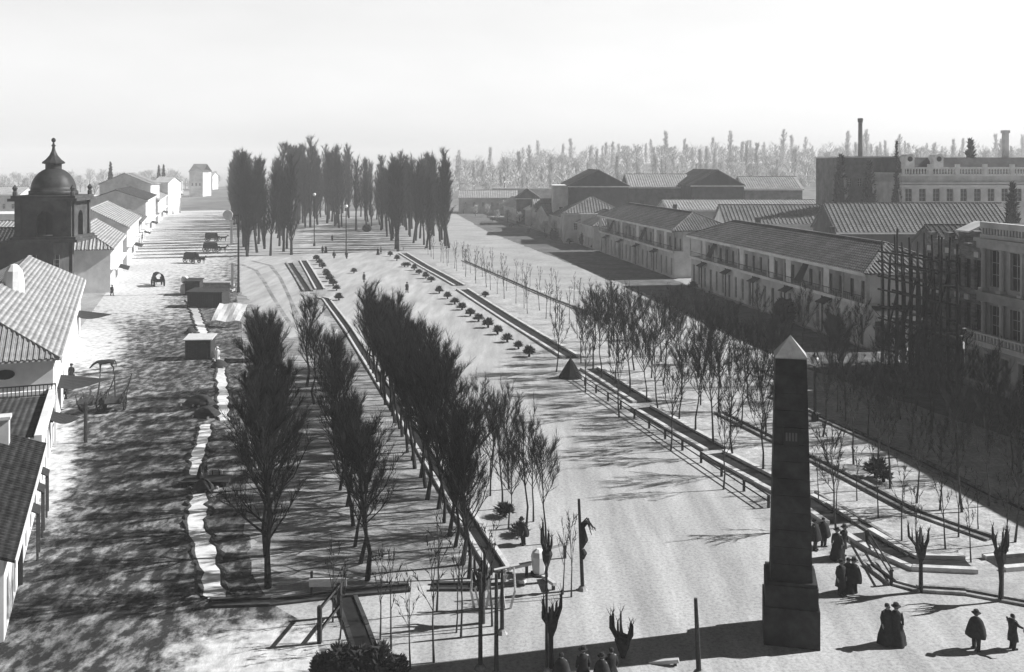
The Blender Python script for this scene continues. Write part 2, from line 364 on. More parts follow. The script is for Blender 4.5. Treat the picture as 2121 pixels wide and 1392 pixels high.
channel('low dark kerb line curving in front of the pollarded saplings', [(1800, 1170), (1850, 1208), (1900, 1222), (2000, 1228), (2150, 1256)], .35, .2, .14, 'earth')
# water in the left street's opened trench, sky reflection painted as a pale colour
def trench(label, pxs, wd):
    P0 = [G(*p) for p in pxs]; P = []
    for a, c in zip(P0, P0[1:]):
        n_ = max(2, int((c - a).length / .7)); P += [a.lerp(c, k / n_) for k in range(n_)]
    P.append(P0[-1]); o = thing('open_trench', label, 'trench', P[0], 0, 'pale opened trench in the left street')
    r = random.Random(len(pxs) * 17); bb = MB(); L_, Rr = [], []
    for k, p in enumerate(P):
        t = (P[min(k + 1, len(P) - 1)] - P[max(k - 1, 0)]).normalized(); n = Vector((-t.y, t.x, 0))
        L_.append(p + n * (wd / 2 + r.uniform(-.2, .14)) - P[0]); Rr.append(p - n * (wd / 2 + r.uniform(-.2, .14)) - P[0])
    for k in range(len(P) - 1):
        bb.face([L_[k] + Vector((0, 0, .05)), Rr[k] + Vector((0, 0, .05)), Rr[k + 1] + Vector((0, 0, .05)), L_[k + 1] + Vector((0, 0, .05))])
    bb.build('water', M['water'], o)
    for S, sg in ((L_, 1), (Rr, -1)):
        cl = MB(); rows_ = []
        for k in range(len(P) - 1):
            a, b_ = S[k], S[k + 1]; n_ = max(2, int((b_ - a).length / .45)); d_ = (b_ - a).normalized(); nn = Vector((-d_.y, d_.x, 0)) * sg
            for j in range(n_):
                q = a.lerp(b_, j / n_); i = len(cl.v); wd_ = r.uniform(.15, .5); hh = r.uniform(.04, .2); rows_.append(i)
                cl.v += [tuple(q + nn * -.06), tuple(q + nn * wd_ * .25 + Vector((0, 0, hh * .8))), tuple(q + nn * wd_ * .6 + Vector((0, 0, hh))), tuple(q + nn * wd_)]
        for i, j in zip(rows_, rows_[1:]):
            for c in range(3): cl.f.append((i + c, i + c + 1, j + c + 1, j + c)); cl.m.append(0)
        cl.build('spoil_bank', M['spoil'], o)
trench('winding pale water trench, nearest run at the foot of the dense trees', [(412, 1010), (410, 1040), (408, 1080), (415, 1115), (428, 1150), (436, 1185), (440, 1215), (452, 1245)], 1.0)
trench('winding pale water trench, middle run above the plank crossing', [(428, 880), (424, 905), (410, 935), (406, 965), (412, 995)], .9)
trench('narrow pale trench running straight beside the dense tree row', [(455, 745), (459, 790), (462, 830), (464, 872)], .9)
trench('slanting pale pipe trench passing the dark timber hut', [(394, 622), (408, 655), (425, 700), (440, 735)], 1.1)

# ------------------------------------------------------------------ building kit
# local axes of a building: x along its street front, y into the plot, z up
def facade(b, x0, L, z0, H, ops, t=.25, y=0.0):
    xs = sorted({0.0, L} | {o[0] for o in ops} | {o[0] + o[2] for o in ops}); zs = sorted({0.0, H} | {o[1] for o in ops} | {o[1] + o[3] for o in ops})
    for i in range(len(xs) - 1):
        for j in range(len(zs) - 1):
            cx, cz = (xs[i] + xs[i + 1]) / 2, (zs[j] + zs[j + 1]) / 2
            if any(o[0] < cx < o[0] + o[2] and o[1] < cz < o[1] + o[3] for o in ops): continue
            b.face([(x0 + xs[i], y, z0 + zs[j]), (x0 + xs[i + 1], y, z0 + zs[j]), (x0 + xs[i + 1], y, z0 + zs[j + 1]), (x0 + xs[i], y, z0 + zs[j + 1])])
    for o in ops:
        a, c, p, q = x0 + o[0], z0 + o[1], x0 + o[0] + o[2], z0 + o[1] + o[3]
        for (u, v) in (((a, c), (a, q)), ((p, c), (p, q)), ((a, q), (p, q)), ((a, c), (p, c))):
            b.face([(u[0], y, u[1]), (v[0], y, v[1]), (v[0], y + t, v[1]), (u[0], y + t, u[1])])
PANES = {}
def opening(parent, kind, x, z, wd, ht, y=.18, rot=0, loc=None):
    key = (kind, round(wd, 2), round(ht, 2))
    if key not in PANES:
        b = MB(); b.box(0, wd, 0, .06, 0, ht, 0)
        if kind == 'window':
            for k in (0, .5, 1): b.box(max(0, wd * k - .04), min(wd, wd * k + .04) if k else .07, -.03, -.004, 0, ht, 1)
            for k in (.33, .66): b.box(.08, wd / 2 - .05, -.028, -.006, ht * k - .03, ht * k + .03, 1); b.box(wd / 2 + .05, wd - .08, -.028, -.006, ht * k - .03, ht * k + .03, 1)
        else:
            b.box(wd * .5 - .03, wd * .5 + .03, -.03, -.004, 0, ht * .78, 1); b.box(.06, wd - .06, -.03, -.004, ht * .78, ht * .78 + .07, 1)
        o = b.build(kind, [M['pane'], M['frame'] if kind == 'window' else M['oldwood']]); PANES[key] = o.data
        o.parent = parent
    else:
        o = bpy.data.objects.new(kind, PANES[key]); col.objects.link(o); o.parent = parent
    o.location = loc or (x, y, z); o.rotation_euler = (0, 0, rot)
    return o
def ribs(b, poly, a, bb, pitch, rr):
    """half-round tile ribs lying up the slope of a plane polygon whose eave runs a -> bb"""
    a = Vector(a); u = (Vector(bb) - a).normalized(); P = [Vector(p) for p in poly]
    nrm = (P[1] - P[0]).cross(P[2] - P[0]).normalized()
    if nrm.z < 0: nrm = -nrm
    v = nrm.cross(u)
    if v.z < 0: v = -v
    q = [((p - a).dot(u), (p - a).dot(v)) for p in P]
    smin, smax = min(c[0] for c in q), max(c[0] for c in q); n = int((smax - smin) / pitch)
    for k in range(n):
        s = smin + (k + .5) * pitch; ts = []
        for (c, d) in zip(q, q[1:] + q[:1]):
            if (c[0] - s) * (d[0] - s) < 0: ts.append(c[1] + (d[1] - c[1]) * (s - c[0]) / (d[0] - c[0]))
        if len(ts) < 2: continue
        t0, t1 = min(ts), max(ts)
        if t1 - t0 < .3: continue
        i = len(b.v)
        for t in (t0, t1):
            base = a + u * s + v * t
            for (du, dn) in ((-rr, .01), (-rr * .5, rr * .8), (rr * .5, rr * .8), (rr, .01)): b.v.append(tuple(base + u * du + nrm * dn))
        for j in range(3): b.f.append((i + j, i + j + 1, i + 5 + j, i + 4 + j)); b.m.append(b.cur)
        b.f.append((i, i + 1, i + 2, i + 3)); b.m.append(b.cur)
def roof(parent, L, D, he, rise, kind, m, ov=.5, pitch=.5, rr=.11, x0=0, y0=0, fascia=True, hipl=None):
    X0, X1, Y0, Y1 = x0 - ov, x0 + L + ov, y0 - ov, y0 + D + ov; ym = (Y0 + Y1) / 2; xm = (X0 + X1) / 2; zt = he + rise
    b = MB(); hl = hipl or (Y1 - Y0) / 2
    A, B, C, Dd = Vector((X0, Y0, he)), Vector((X1, Y0, he)), Vector((X1, Y1, he)), Vector((X0, Y1, he))
    if kind == 'hip': planes = None; R0, R1 = Vector((X0 + hl, ym, zt)), Vector((X1 - hl, ym, zt))
    if kind == 'hipnear': R0, R1 = Vector((X0, ym, zt)), Vector((X1 - hl, ym, zt))       # hip at x = L only
    if kind == 'hipstart': R0, R1 = Vector((X0 + hl, ym, zt)), Vector((X1, ym, zt))      # hip at x = 0 only
    if kind == 'gable': R0, R1 = Vector((X0, ym, zt)), Vector((X1, ym, zt))
    if kind == 'gable_y':
        R0, R1 = Vector((xm, Y0, zt)), Vector((xm, Y1, zt))
        PL = [([A, R0, R1, Dd], A, Dd), ([B, C, R1, R0], B, C)]
    elif kind == 'shed':
        PL = [([A, B, C + Vector((0, 0, rise)), Dd + Vector((0, 0, rise))], A, B)]
    else:
        PL = [([A, B, R1, R0], A, B), ([Dd, R0, R1, C], Dd, C), ([A, R0, Dd], A, Dd), ([B, C, R1], B, C)]
        if kind in ('gable', 'hipnear'): PL.pop(2)
        if kind == 'gable': PL.pop(2)
        if kind == 'hipstart': PL.pop(3)
    for poly, a, c in PL:
        b.slab(poly, .16); ribs(b, poly, a, c, pitch, rr)
    if kind == 'gable': b.bar(R0, R1, .35, .3)
    elif kind == 'gable_y': b.bar(R0, R1, .35, .3)
    elif kind != 'shed':
        b.bar(R0, R1, .35, .3)
        if kind in ('hip', 'hipstart'): b.bar(A, R0, .3, .25); b.bar(Dd, R0, .3, .25)
        if kind in ('hip', 'hipnear'): b.bar(B, R1, .3, .25); b.bar(C, R1, .3, .25)
    ro = b.build('roof', m, parent)
    if fascia:
        f = MB(); f.box(X0 + .03, X1 - .03, Y0 - .06, Y0 - .003, he - .38, he - .02); 
        f.build('eaves_board', M['white'], parent)
    return ro
def shell(parent, L, D, he, m, ops=(), name='wall', rise=0, gx=None, near_ops=(), far_ops=(), t=.25):
    b = MB(); facade(b, 0, L, 0, he, list(ops), t)
    b.face([(0, D, 0), (L, D, 0), (L, D, he), (0, D, he)])
    for xx in (0, L):
        if gx and gx != 'y' and xx in gx: b.face([(xx, 0, 0), (xx, D, 0), (xx, D, he), (xx, D / 2, he + rise), (xx, 0, he)])
        else: b.face([(xx, 0, 0), (xx, D, 0), (xx, D, he), (xx, 0, he)])
    b.face([(0, 0, he - .02), (L, 0, he - .02), (L, D, he - .02), (0, D, he - .02)])
    if gx == 'y':
        for yy in (0, D): b.face([(0, yy, he), (L, yy, he), (L / 2, yy, he + rise)])
    return b.build(name, m, parent)
def rowops(L, n, z, wd, ht, m0=.8):
    st = (L - 2 * m0) / n; return [(m0 + st * (k + .5) - wd / 2, z, wd, ht) for k in range(n)]

# ------------------------------------------------------------------ buildings on the right
RX0, RK = 61.0, -.16                                   # street line of the right row: X = RX0 + RK * d
RN = math.hypot(1, RK); RRZ = math.atan2(-1 / RN, -RK / RN)
def rpt(d, inset=0.0): return Vector((RX0 + RK * d + inset, d, 0))
def set_ops(parent, ops, kind, y=.18):
    for o in ops: opening(parent, kind, o[0] + .003, o[1] + .003, o[2] - .006, o[3] - .006, y)

def veranda_house(label, d0, d1, D, hb, he, rise, wing, n, grp):
    """two storeys: plastered ground floor, posts and dark gallery above under one big tiled roof; d0 far end, d1 near end"""
    L = (d0 - d1) * RN; o = thing('veranda_house', label, 'house', rpt(d0), RRZ, grp)
    ops = []; st = L / n
    for k in range(n):
        xx = st * (k + .5)
        ops.append((xx - .45, .5 if k % 3 else .15, .9, 3.3 if k % 3 else 3.65))
    b = MB(); facade(b, 0, L, 0, hb, ops, .3)
    for xx in (0, L): b.face([(xx, 0, 0), (xx, D, 0), (xx, D, he), (xx, 1.8, he), (xx, 1.8, hb), (xx, 0, hb)])
    b.face([(0, D, 0), (L, D, 0), (L, D, he), (0, D, he)])
    b.build('wall', M['offwhite'], o)
    set_ops(o, [q for i, q in enumerate(ops) if i % 3], 'window'); set_ops(o, [q for i, q in enumerate(ops) if not i % 3], 'door')
    # gallery back wall, with its own openings
    up = [(st * (k + .5) - .5, .1, 1.0, 2.3) for k in range(n)]
    b = MB(); facade(b, 0.0, L, hb, he - hb, up, .25, 1.8); b.build('gallery_wall', M['grey'], o)
    for q in up: opening(o, 'door', q[0] + .003, hb + q[1] + .003, q[2] - .006, q[3] - .006, 1.98)
    b = MB(); b.box(-.25, L + .25, -.35, 1.79, hb + .004, hb + .10); b.box(-.25, L + .25, -.40, -.351, hb - .22, hb + .18); b.build('balcony', M['white'], o)
    for k in range(n // 2 + 1):
        xx = min(L - .1, max(.1, st * 2 * k)); b = MB(); b.box(xx - .08, xx + .08, -.25, -.09, hb + .185, he - .4); b.build('post', M['frame'], o)
    b = MB(); b.box(0, L, -.22, -.14, hb + .95, hb + 1.03)
    for k in range(int(L / .45)): b.box(k * .45 + .2, k * .45 + .23, -.2, -.16, hb + .19, hb + .947)
    b.build('railing', M['oldwood'], o)
    for k in range(0, n, 2):                            # white blinds and screens let down between posts
        if (k * 7 + n) % 5 in (0, 1, 3):
            b = MB(); b.box(st * k + .3, st * k + .3 + st * .55, -.06, -.03, hb + .2, he - .5); b.build('screen', M['white'], o)
    for k in range(2, n, 4):                            # small dark door canopies and rain pipes
        b = MB(); xx = st * (k + .5); b.slab([(xx - 1.3, -1.2, hb - 1.0), (xx + 1.3, -1.2, hb - 1.0), (xx + 1.0, -.01, hb - .35), (xx - 1.0, -.01, hb - .35)], .09); b.build('door_canopy', M['timber'], o)
        b = MB(); b.tube([(st * k, -.12, .1), (st * k, -.12, hb - .25)], .09, 6); b.build('rain_pipe', M['iron'], o)
    for xx in (st * 4.5, st * (n - 5.5)):               # dark cloth awnings on the gallery
        b = MB(); b.slab([(xx - 1.2, -1.5, hb + 1.1), (xx + 1.2, -1.5, hb + 1.1), (xx + .8, -.27, he - .45), (xx - .8, -.27, he - .45)], .05); b.build('awning', M['cloth'], o)
    r = roof(o, L, D, he, rise, 'hip', M['tile'], .7, .55, .12)
    for q in (.2, .62):
        b = MB(); b.box(L * q - .35, L * q + .35, D * .6, D * .6 + .7, he + rise * .6, he + rise + .9); b.build('chimney', M['midwall'], r)
    return o
GV = 'two-storey veranda houses on the right'
hotel = veranda_house('long two-storey veranda house with white balcony line, nearest the obelisk', 176.5, 115.5, 12, 5.1, 9.0, 3.0, 0, 22, GV)
veranda_house('two-storey veranda house just beyond the sunlit gap, partly in shade', 243, 186, 12, 5.1, 9.2, 3.2, 0, 18, GV)
# white screens on the near end of the hotel
Lh = (176.5 - 115.5) * RN
b = MB(); b.box(Lh + .01, Lh + .06, .3, 1.6, 5.3, 8.6); b.box(Lh + .01, Lh + .06, 2.0, 4.2, 6.4, 8.5); b.box(Lh + .01, Lh + .06, 2.0, 3.8, 5.3, 6.1); b.build('white_panel', M['white'], hotel)
b = MB(); b.slab([(Lh + .02, .5, 5.0), (Lh + 2.0, .5, 4.1), (Lh + 2.0, 8, 4.1), (Lh + .02, 8, 5.0)], .1); b.build('awning', M['cloth'], hotel)
for k in range(3): opening(hotel, 'door', 0, 0, 1.0, 3.0, rot=R(90), loc=(Lh + .05, 1.0 + 2.6 * k, .15))

# arcaded palace at the right edge and its unfinished wing
def arcade_front(o, L, n, m):
    ops = []; st = L / n
    for k in range(n): ops.append((st * (k + .5) - .55, .7, 1.1, 2.9))
    b = MB(); facade(b, 0, L, 0, 4.6, ops, .4); b.face([(0, 0, 0), (0, 2.2, 0), (0, 2.2, 4.6), (0, 0, 4.6)]); b.face([(L, 0, 0), (L, 2.2, 0), (L, 2.2, 4.6), (L, 0, 4.6)])
    b.face([(0, 0, 4.59), (L, 0, 4.59), (L, 2.2, 4.59), (0, 2.2, 4.59)]); b.build('ground_floor', m, o)
    set_ops(o, ops, 'window', .3)
    for q in ops:
        c = MB(); c.box(q[0] - .18, q[0] - .003, -.1, -.004, q[1], q[1] + q[3] + .2); c.box(q[0] + q[2] + .003, q[0] + q[2] + .18, -.1, -.004, q[1], q[1] + q[3] + .2)
        c.box(q[0] - .17, q[0] + q[2] + .17, -.11, -.004, q[1] + q[3] + .003, q[1] + q[3] + .22); c.box(q[0] - .3, q[0] + q[2] + .3, -.18, -.004, q[1] - .2, q[1] - .005)
        c.build('window_surround', M['offwhite'], o)
    b = MB(); b.box(-.1, L + .1, -.35, -.004, 4.25, 4.55); b.box(-.15, L + .15, -.45, .25, 4.605, 4.75)
    for k in range(int(L / .5)): b.box(k * .5, k * .5 + .16, -.1, .08, 4.755, 5.35)
    b.box(-.12, L + .12, -.18, .16, 5.355, 5.52); b.build('terrace_balustrade', M['white'], o)
dP0, dP1 = 97.0, 58.0; L = (dP0 - dP1) * RN
pal = thing('palace', 'three-storey palace with pilasters above an arcaded ground floor, at right edge', 'palace', rpt(dP0), RRZ)
arcade_front(pal, L, 16, M['grey'])
n = 13; st = L / n; yb = 2.2
ops = []
for k in range(n): ops += [(st * (k + .5) - .7, .4, 1.4, 2.9), (st * (k + .5) - .7, 5.2, 1.4, 3.6)]
b = MB(); facade(b, 0, L, 4.6, 11.4, ops, .35, yb); b.face([(0, yb, 4.6), (0, 16, 0), (0, 16, 16), (0, yb, 16)]); b.face([(L, yb, 4.6), (L, 16, 0), (L, 16, 16), (L, yb, 16)])
b.face([(0, yb, 15.6), (L, yb, 15.6), (L, 16, 15.6), (0, 16, 15.6)]); b.build('wall', M['grey'], pal)
for q in ops: opening(pal, 'window', q[0] + .003, 4.6 + q[1] + .003, q[2] - .006, q[3] - .006, yb + .28)
for k in range(n + 1):
    xx = min(L - .3, max(.3, st * k)); b = MB()
    for z0, z1 in ((4.9, 8.3), (9.6, 13.6)):
        b.lathe([(.26, z0), (.22, z0 + .3), (.2, z1 - .3), (.3, z1)], 8, (xx, yb - .35)); b.box(xx - .36, xx + .36, yb - .72, yb - .004, z0 - .3, z0 - .003)
    b.build('column', M['offwhite'], pal)
b = MB()
for z0, z1, pr in ((8.32, 9.0, .85), (9.0, 9.28, 1.05), (13.62, 14.3, .85), (14.302, 14.6, 1.2)): b.box(-.1, L + .1, yb - pr, yb - .004, z0, z1 - .003)
b.build('cornice', M['grey'], pal)
b = MB(); b.box(-.05, L + .05, yb - .5, yb + .1, 14.605, 15.0); b.box(-.05, L + .05, yb - .5, yb + .1, 15.6, 16.2)
for k in range(int(L / .45)): b.box(k * .45, k * .45 + .2, yb - .35, yb - .05, 15.003, 15.597)
b.build('parapet', M['offwhite'], pal)
# unfinished wing with open bays
dU0, dU1 = 107.0, 97.3; L = (dU0 - dU1) * RN
unf = thing('unfinished_building', 'unfinished brick building wrapped in scaffolding beside the palace', 'building', rpt(dU0), RRZ)
n = 6; st = L / n
ops = [(st * (k + .5) - .5, .6, 1.0, 2.7) for k in range(n)]
b = MB(); facade(b, 0, L, 0, 4.6, ops, .4); b.face([(0, 0, 0), (0, 2.2, 0), (0, 2.2, 4.6), (0, 0, 4.6)]); b.face([(0, 0, 4.59), (L, 0, 4.59), (L, 2.2, 4.59), (0, 2.2, 4.59)]); b.build('ground_floor', M['brick'], unf)
set_ops(unf, ops, 'window', .3)
b = MB(); b.box(-.1, L, -.3, -.004, 4.3, 4.6); b.build('string_course', M['offwhite'], unf)
ops = []
for k in range(n): ops += [(st * (k + .5) - .5, .5, 1.0, 2.6), (st * (k + .5) - .5, 4.6, 1.0, 3.0)]
b = MB(); facade(b, 0, L, 4.6, 9.0, ops, .4, 2.2)
b.face([(0, 2.2, 4.6), (0, 14, 0), (0, 14, 12.6), (0, 2.2, 13.6)]); b.face([(0, 14, 0), (L, 14, 0), (L, 14, 12.4), (0, 14, 12.6)])
for k in range(n): b.box(st * k + .1, st * k + st * .6, 2.2, 2.9, 13.603, 13.6 + (.9, .3, 1.1, .5, .2, .8)[k])
b.build('wall', M['brick'], unf)
for q in ops: opening(unf, 'opening', q[0] + .003, 4.6 + q[1] + .003, q[2] - .006, q[3] - .006, 2.5)
for k in range(n):
    for zz in (8.0, 12.5):
        if (k + int(zz)) % 3 != 1: b = MB(); b.box(st * (k + .5) - .35, st * (k + .5) + .35, 2.0, 2.19, zz, zz + .55); b.build('lintel_stone', M['white'], unf)
b = MB(); b.box(L * .42, L * .42 + 1.7, 3.4, 5.2, 12.0, 14.9); b.build('stair_turret', M['brick'], unf)
b = MB(); b.slab([(L * .42 - .3, 3.2, 14.95), (L * .42 + 2.0, 3.2, 14.95), (L * .42 + 2.0, 5.5, 15.9), (L * .42 - .3, 5.5, 15.9)], .15); b.build('turret_roof', M['white'], unf)
sf = thing('scaffolding', 'tall timber pole scaffolding in front of the unfinished building', 'scaffolding', rpt(dU0), RRZ)
r = random.Random(5)
for row, yy in enumerate((-.9, -2.6)):
    for k in range(9):
        b = MB(); xx = -.8 + k * (L + 1.2) / 8; b.tube([(xx, yy, 0), (xx + r.uniform(-.2, .2), yy + r.uniform(-.1, .1), 8), (xx + r.uniform(-.3, .3), yy, 12.0 + r.uniform(0, 3))], [.17, .15, .11], 6); b.build('pole', M['timber'], sf)
    for z in (1.6, 3.4, 4.9, 6.4, 8.0, 9.6, 11.0, 12.3):
        b = MB(); b.tube([(-1.4, yy - .15, z + r.uniform(-.15, .15)), (L + .6, yy - .15, z + r.uniform(-.15, .15))], .11, 6); b.build('ledger', M['timber'], sf)
    for k in range(3):
        b = MB(); b.tube([(k * 3.4 - .6, yy - .3, .2 + 2 * k), (k * 3.4 + 2.8, yy - .3, 8.5 + 1.5 * k)], .1, 6); b.build('brace', M['timber'], sf)
for z in (4.95, 9.65):
    b = MB(); b.box(-1.0, L + .3, -2.5, -1.0, z + .1, z + .16); b.build('platform', M['oldwood'], sf)

# houses farther along the right side, gardens in front
GR = 'low houses far along the right side'
def right_house(label, d0, d1, D, he, rise, kind, wm, rm, n, inset=0, pitch=.7):
    L = (d0 - d1) * RN; o = thing('house', label, 'house', rpt(d0, inset), RRZ, GR)
    ops = rowops(L, n, .5, 1.0, 2.2); gx = {'gable': (0, L), 'gable_y': 'y'}.get(kind)
    shell(o, L, D, he, M[wm], ops, rise=rise, gx=gx); set_ops(o, ops, 'window'); roof(o, L, D, he, rise, kind, M[rm], .5, pitch, .14)
    return o
right_house('low house with a grey hipped roof next to the farther veranda house', 272, 249, 14, 6.0, 3.6, 'hip', 'white', 'tile', 6, 0)
right_house('white-walled house with gable end behind garden trees, right side', 304, 283, 11, 6.2, 3.2, 'gable', 'white', 'tile', 5, 0)
right_house('small grey hipped house behind dark shrubs, right side', 330, 308, 11, 5.6, 3.4, 'gable_y', 'white', 'tile', 5, 0)
right_house('small white house with street gable, between two longer garden houses', 281, 275, 9, 5.0, 2.6, 'gable_y', 'white', 'tile', 2, 0)
right_house('narrow house with tall front gable in the far gardens', 338, 332, 9, 7.0, 3.0, 'gable_y', 'white', 'tile_pale', 2, 0)
right_house('pale house with a front gable in the far right row', 362, 340, 12, 5.8, 3.2, 'gable', 'white', 'tile_pale', 5, 0)
right_house('low white house near the far end of the right row', 402, 366, 12, 5.0, 3.2, 'gable', 'white', 'tile', 8, 0)
right_house('last low grey house of the right row beside the poplars', 450, 410, 12, 5.0, 2.6, 'gable', 'offwhite', 'tile', 7, 2)

def block(name, label, cat, px0, px1, d, D, he, rise, kind, wm, rm, n=0, grp=None, rz=0.0, wz=None, pitch=.8, z0=0, ov=.5, wh=1.8):
    """a building whose front faces the viewer at distance d, between two picture columns"""
    a, c = at(px0, d), at(px1, d); L = c.x - a.x
    o = thing(name, label, cat, (a.x, a.y, z0), rz, grp)
    ops = rowops(L, n, wz if wz is not None else he * .45, 1.1, wh) if n else []
    gx = {'gable': (0, L), 'gable_y': 'y'}.get(kind)
    shell(o, L, D, he, M[wm], ops, rise=rise, gx=gx); set_ops(o, ops, 'window')
    if kind == 'flat':
        b = MB(); b.box(-.25, L + .25, -.25, D + .25, he, he + .35); b.build('parapet', M['white'], o)
    else: roof(o, L, D, he, rise, kind, M[rm], ov, pitch, .16)
    return o, L
GB = 'buildings behind the right street front'
block('barn', 'dark-gabled barn with the highest gable, left of two', 'barn', 1178, 1302, 300, 40, 15.2, 5.0, 'gable_y', 'darkwall', 'tile', 0, GB)
block('barn', 'dark-gabled barn standing behind the veranda house ridge, right of two', 'barn', 1433, 1541, 300, 40, 15.4, 4.8, 'gable_y', 'darkwall', 'tile', 0, GB)
block('white_house', 'tall white wall between garden trees left of the dark barn', 'building', 1146, 1178, 303, 14, 15.0, 1.0, 'flat', 'white', 'tile', 1, GB)
block('warehouse', 'long pale-roofed warehouse between the two dark barns', 'warehouse', 1304, 1431, 320, 22, 14.4, 4.2, 'gable', 'midwall', 'tile_pale', 0, GB)
block('warehouse', 'long pale-roofed warehouse right of the dark barns', 'warehouse', 1543, 1662, 318, 18, 13.8, 4.0, 'gable', 'midwall', 'tile_pale', 0, GB)
block('low_shed', 'long low shed with pale flat-pitched roof below the right barn', 'shed', 1385, 1845, 262, 18, 9.6, 2.4, 'gable', 'grey', 'tile_pale', 0, GB)
block('tiled_shed', 'long dark tiled shed left of the larger tiled hall', 'shed', 1505, 1730, 226, 14, 8.0, 4.2, 'gable', 'white', 'tile', 0, GB, pitch=.9)
block('tiled_hall', 'largest dark ribbed tile roof behind the veranda house', 'hall', 1735, 2110, 196, 16, 8.2, 5.6, 'gable', 'darkwall', 'tile', 0, GB, pitch=.9)
block('garden_wall', 'white sunlit wall under the dark tiled shed', 'wall', 1642, 1732, 205, .5, 6.6, .2, 'flat', 'white', 'tile', 0, GB)
block('tiled_shed', 'dark tiled shed behind the unfinished building', 'shed', 1955, 2150, 150, 12, 8.8, 3.4, 'gable', 'darkwall', 'tile_dark', 0, GB, pitch=.9)
block('house', 'grey hip-roofed house in front of the left dark barn', 'house', 1168, 1292, 268, 16, 8.4, 4.2, 'hip', 'offwhite', 'tile', 3, GB)
block('billboard_wall', 'small bright white wall among garden trees beside veranda house', 'wall', 1203, 1242, 262, .6, 8.2, .2, 'flat', 'white', 'tile', 0, GB)
block('house', 'small dark-gabled house among the far right gardens', 'house', 1070, 1118, 352, 14, 9.6, 3.2, 'gable_y', 'midwall', 'tile', 1, GB)
block('house', 'long low pale roof on the far right beyond the poplars', 'house', 950, 1070, 430, 14, 7.0, 3.2, 'gable', 'offwhite', 'tile_pale', 6, GB)
block('wall', 'long low wall far behind the small gabled house', 'wall', 1020, 1172, 470, 2, 10, .3, 'flat', 'grey', 'tile', 0, GB)
block('house', 'pale shed roof far behind the left dark barn', 'house', 1270, 1330, 420, 14, 12, 3, 'gable', 'white', 'tile_pale', 0, GB)
block('ivy_building', 'dark flat-topped building behind the factory chimney', 'building', 1742, 1862, 243, 20, 23.6, .3, 'flat', 'midwall', 'tile', 5, GB, wz=16.5)

# ornate pale palace on the skyline at the right
a, c = at(1868, 226), at(2190, 226); L = c.x - a.x
orn = thing('mansion', 'ornate pale mansion with balustrade and round dormers on the right skyline', 'mansion', (a.x, a.y, 0), R(3), GB)
n = 11; st = L / n; ops = [(st * (k + .5) - .8, 13.3, 1.6, 2.9) for k in range(n)]
b = MB(); facade(b, 0, L, 0, 17.6, ops, .4); b.face([(0, 0, 0), (0, 20, 0), (0, 20, 20), (0, 0, 20)]); b.face([(L, 0, 0), (L, 20, 0), (L, 20, 20), (L, 0, 20)])
b.box(0, L, .003, 20, 17.7, 19.6); b.build('wall', M['offwhite'], orn)
set_ops(orn, ops, 'window', .3)
b = MB(); b.box(-.4, L + .4, -.7, -.004, 16.6, 17.1); b.box(-.6, L + .6, -1.0, -.004, 17.4, 17.7); b.box(-.3, L + .3, -.5, -.004, 19.2, 19.6); b.build('cornice', M['white'], orn)
b = MB()
for k in range(int(L / .7)): b.lathe([(.16, 19.6), (.24, 20.1), (.12, 20.5), (.2, 20.9)], 6, (k * .7 + .3, -.2))
b.box(-.2, L + .2, -.45, .05, 20.9, 21.3)
for k in range(0, n + 1, 2): b.box(st * k - .5 if k else 0, st * k + .5, -.5, .08, 19.603, 22.0)
b.build('balustrade', M['white'], orn)
b = MB(); b.slab([(1, 2, 20.2), (L - 1, 2, 20.2), (L - 2, 4.5, 23.6), (2, 4.5, 23.6)], .2); b.box(2, L - 2, 4.5, 16, 19.7, 23.6); b.build('mansard_roof', M['darkwall'], orn)
for xx in (2.6, 9.6):
    b = MB(); b.box(xx - 1.1, xx + 1.1, 1.4, 3.6, 21.2, 23.3); b.tube([(xx, 1.3, 23.3), (xx, 4.4, 23.3)], 1.15, 12); dm = b.build('dormer', M['white'], orn)
    b = MB(); b.tube([(xx, 1.25, 23.2), (xx, 1.37, 23.2)], .62, 10); b.build('round_window', M['pane'], dm)
b = MB(); b.box(28.2, 29.3, 6, 7.2, 22, 29.5); b.box(28.0, 29.5, 5.8, 7.4, 29.503, 30.2); b.build('chimney', M['white'], orn)
ch = thing('factory_chimney', 'tall slender dark factory chimney rising above the roofs', 'chimney', at(1782, 300))
b = MB(); b.lathe([(.95, 0), (.62, 35.0)], 12); b.build('shaft', M['midwall'], ch)
b = MB(); b.lathe([(.74, 35.0), (.82, 35.5), (.82, 36.2), (.7, 36.25)], 12); b.build('crown_ring', M['darkwall'], ch)

# ------------------------------------------------------------------ buildings on the left
LU = Vector((-.375, .927, 0)); LRZ = math.atan2(LU.y, LU.x)
o1 = G(110, 915); L = 55.0; D = 12.0
h1 = thing('street_house', 'two-storey white house with large sunlit tiled roof and balcony, at left edge', 'house', o1, LRZ)
n = 13; st = L / n; ops = []
for k in range(n): ops += [(st * (k + .5) - .5, .2, 1.0, 2.6), (st * (k + .5) - .45, 3.7, .9, 2.0)]
shell(h1, L, D, 6.7, M['white'], ops, rise=3.2, gx=(L,))
for q in ops: opening(h1, 'door' if q[1] < 1 else 'window', q[0] + .003, q[1] + .003, q[2] - .006, q[3] - .006)
rf = roof(h1, L, D, 6.7, 3.3, 'hipstart', M['tile_pale'], .6, .42, .11)
b = MB(); b.lathe([(1.05, 7.0), (1.0, 10.3), (.8, 11.3), (.35, 11.9), (.05, 12.0)], 10, (24.0, 5.0)); b.build('chimney', M['white'], rf)
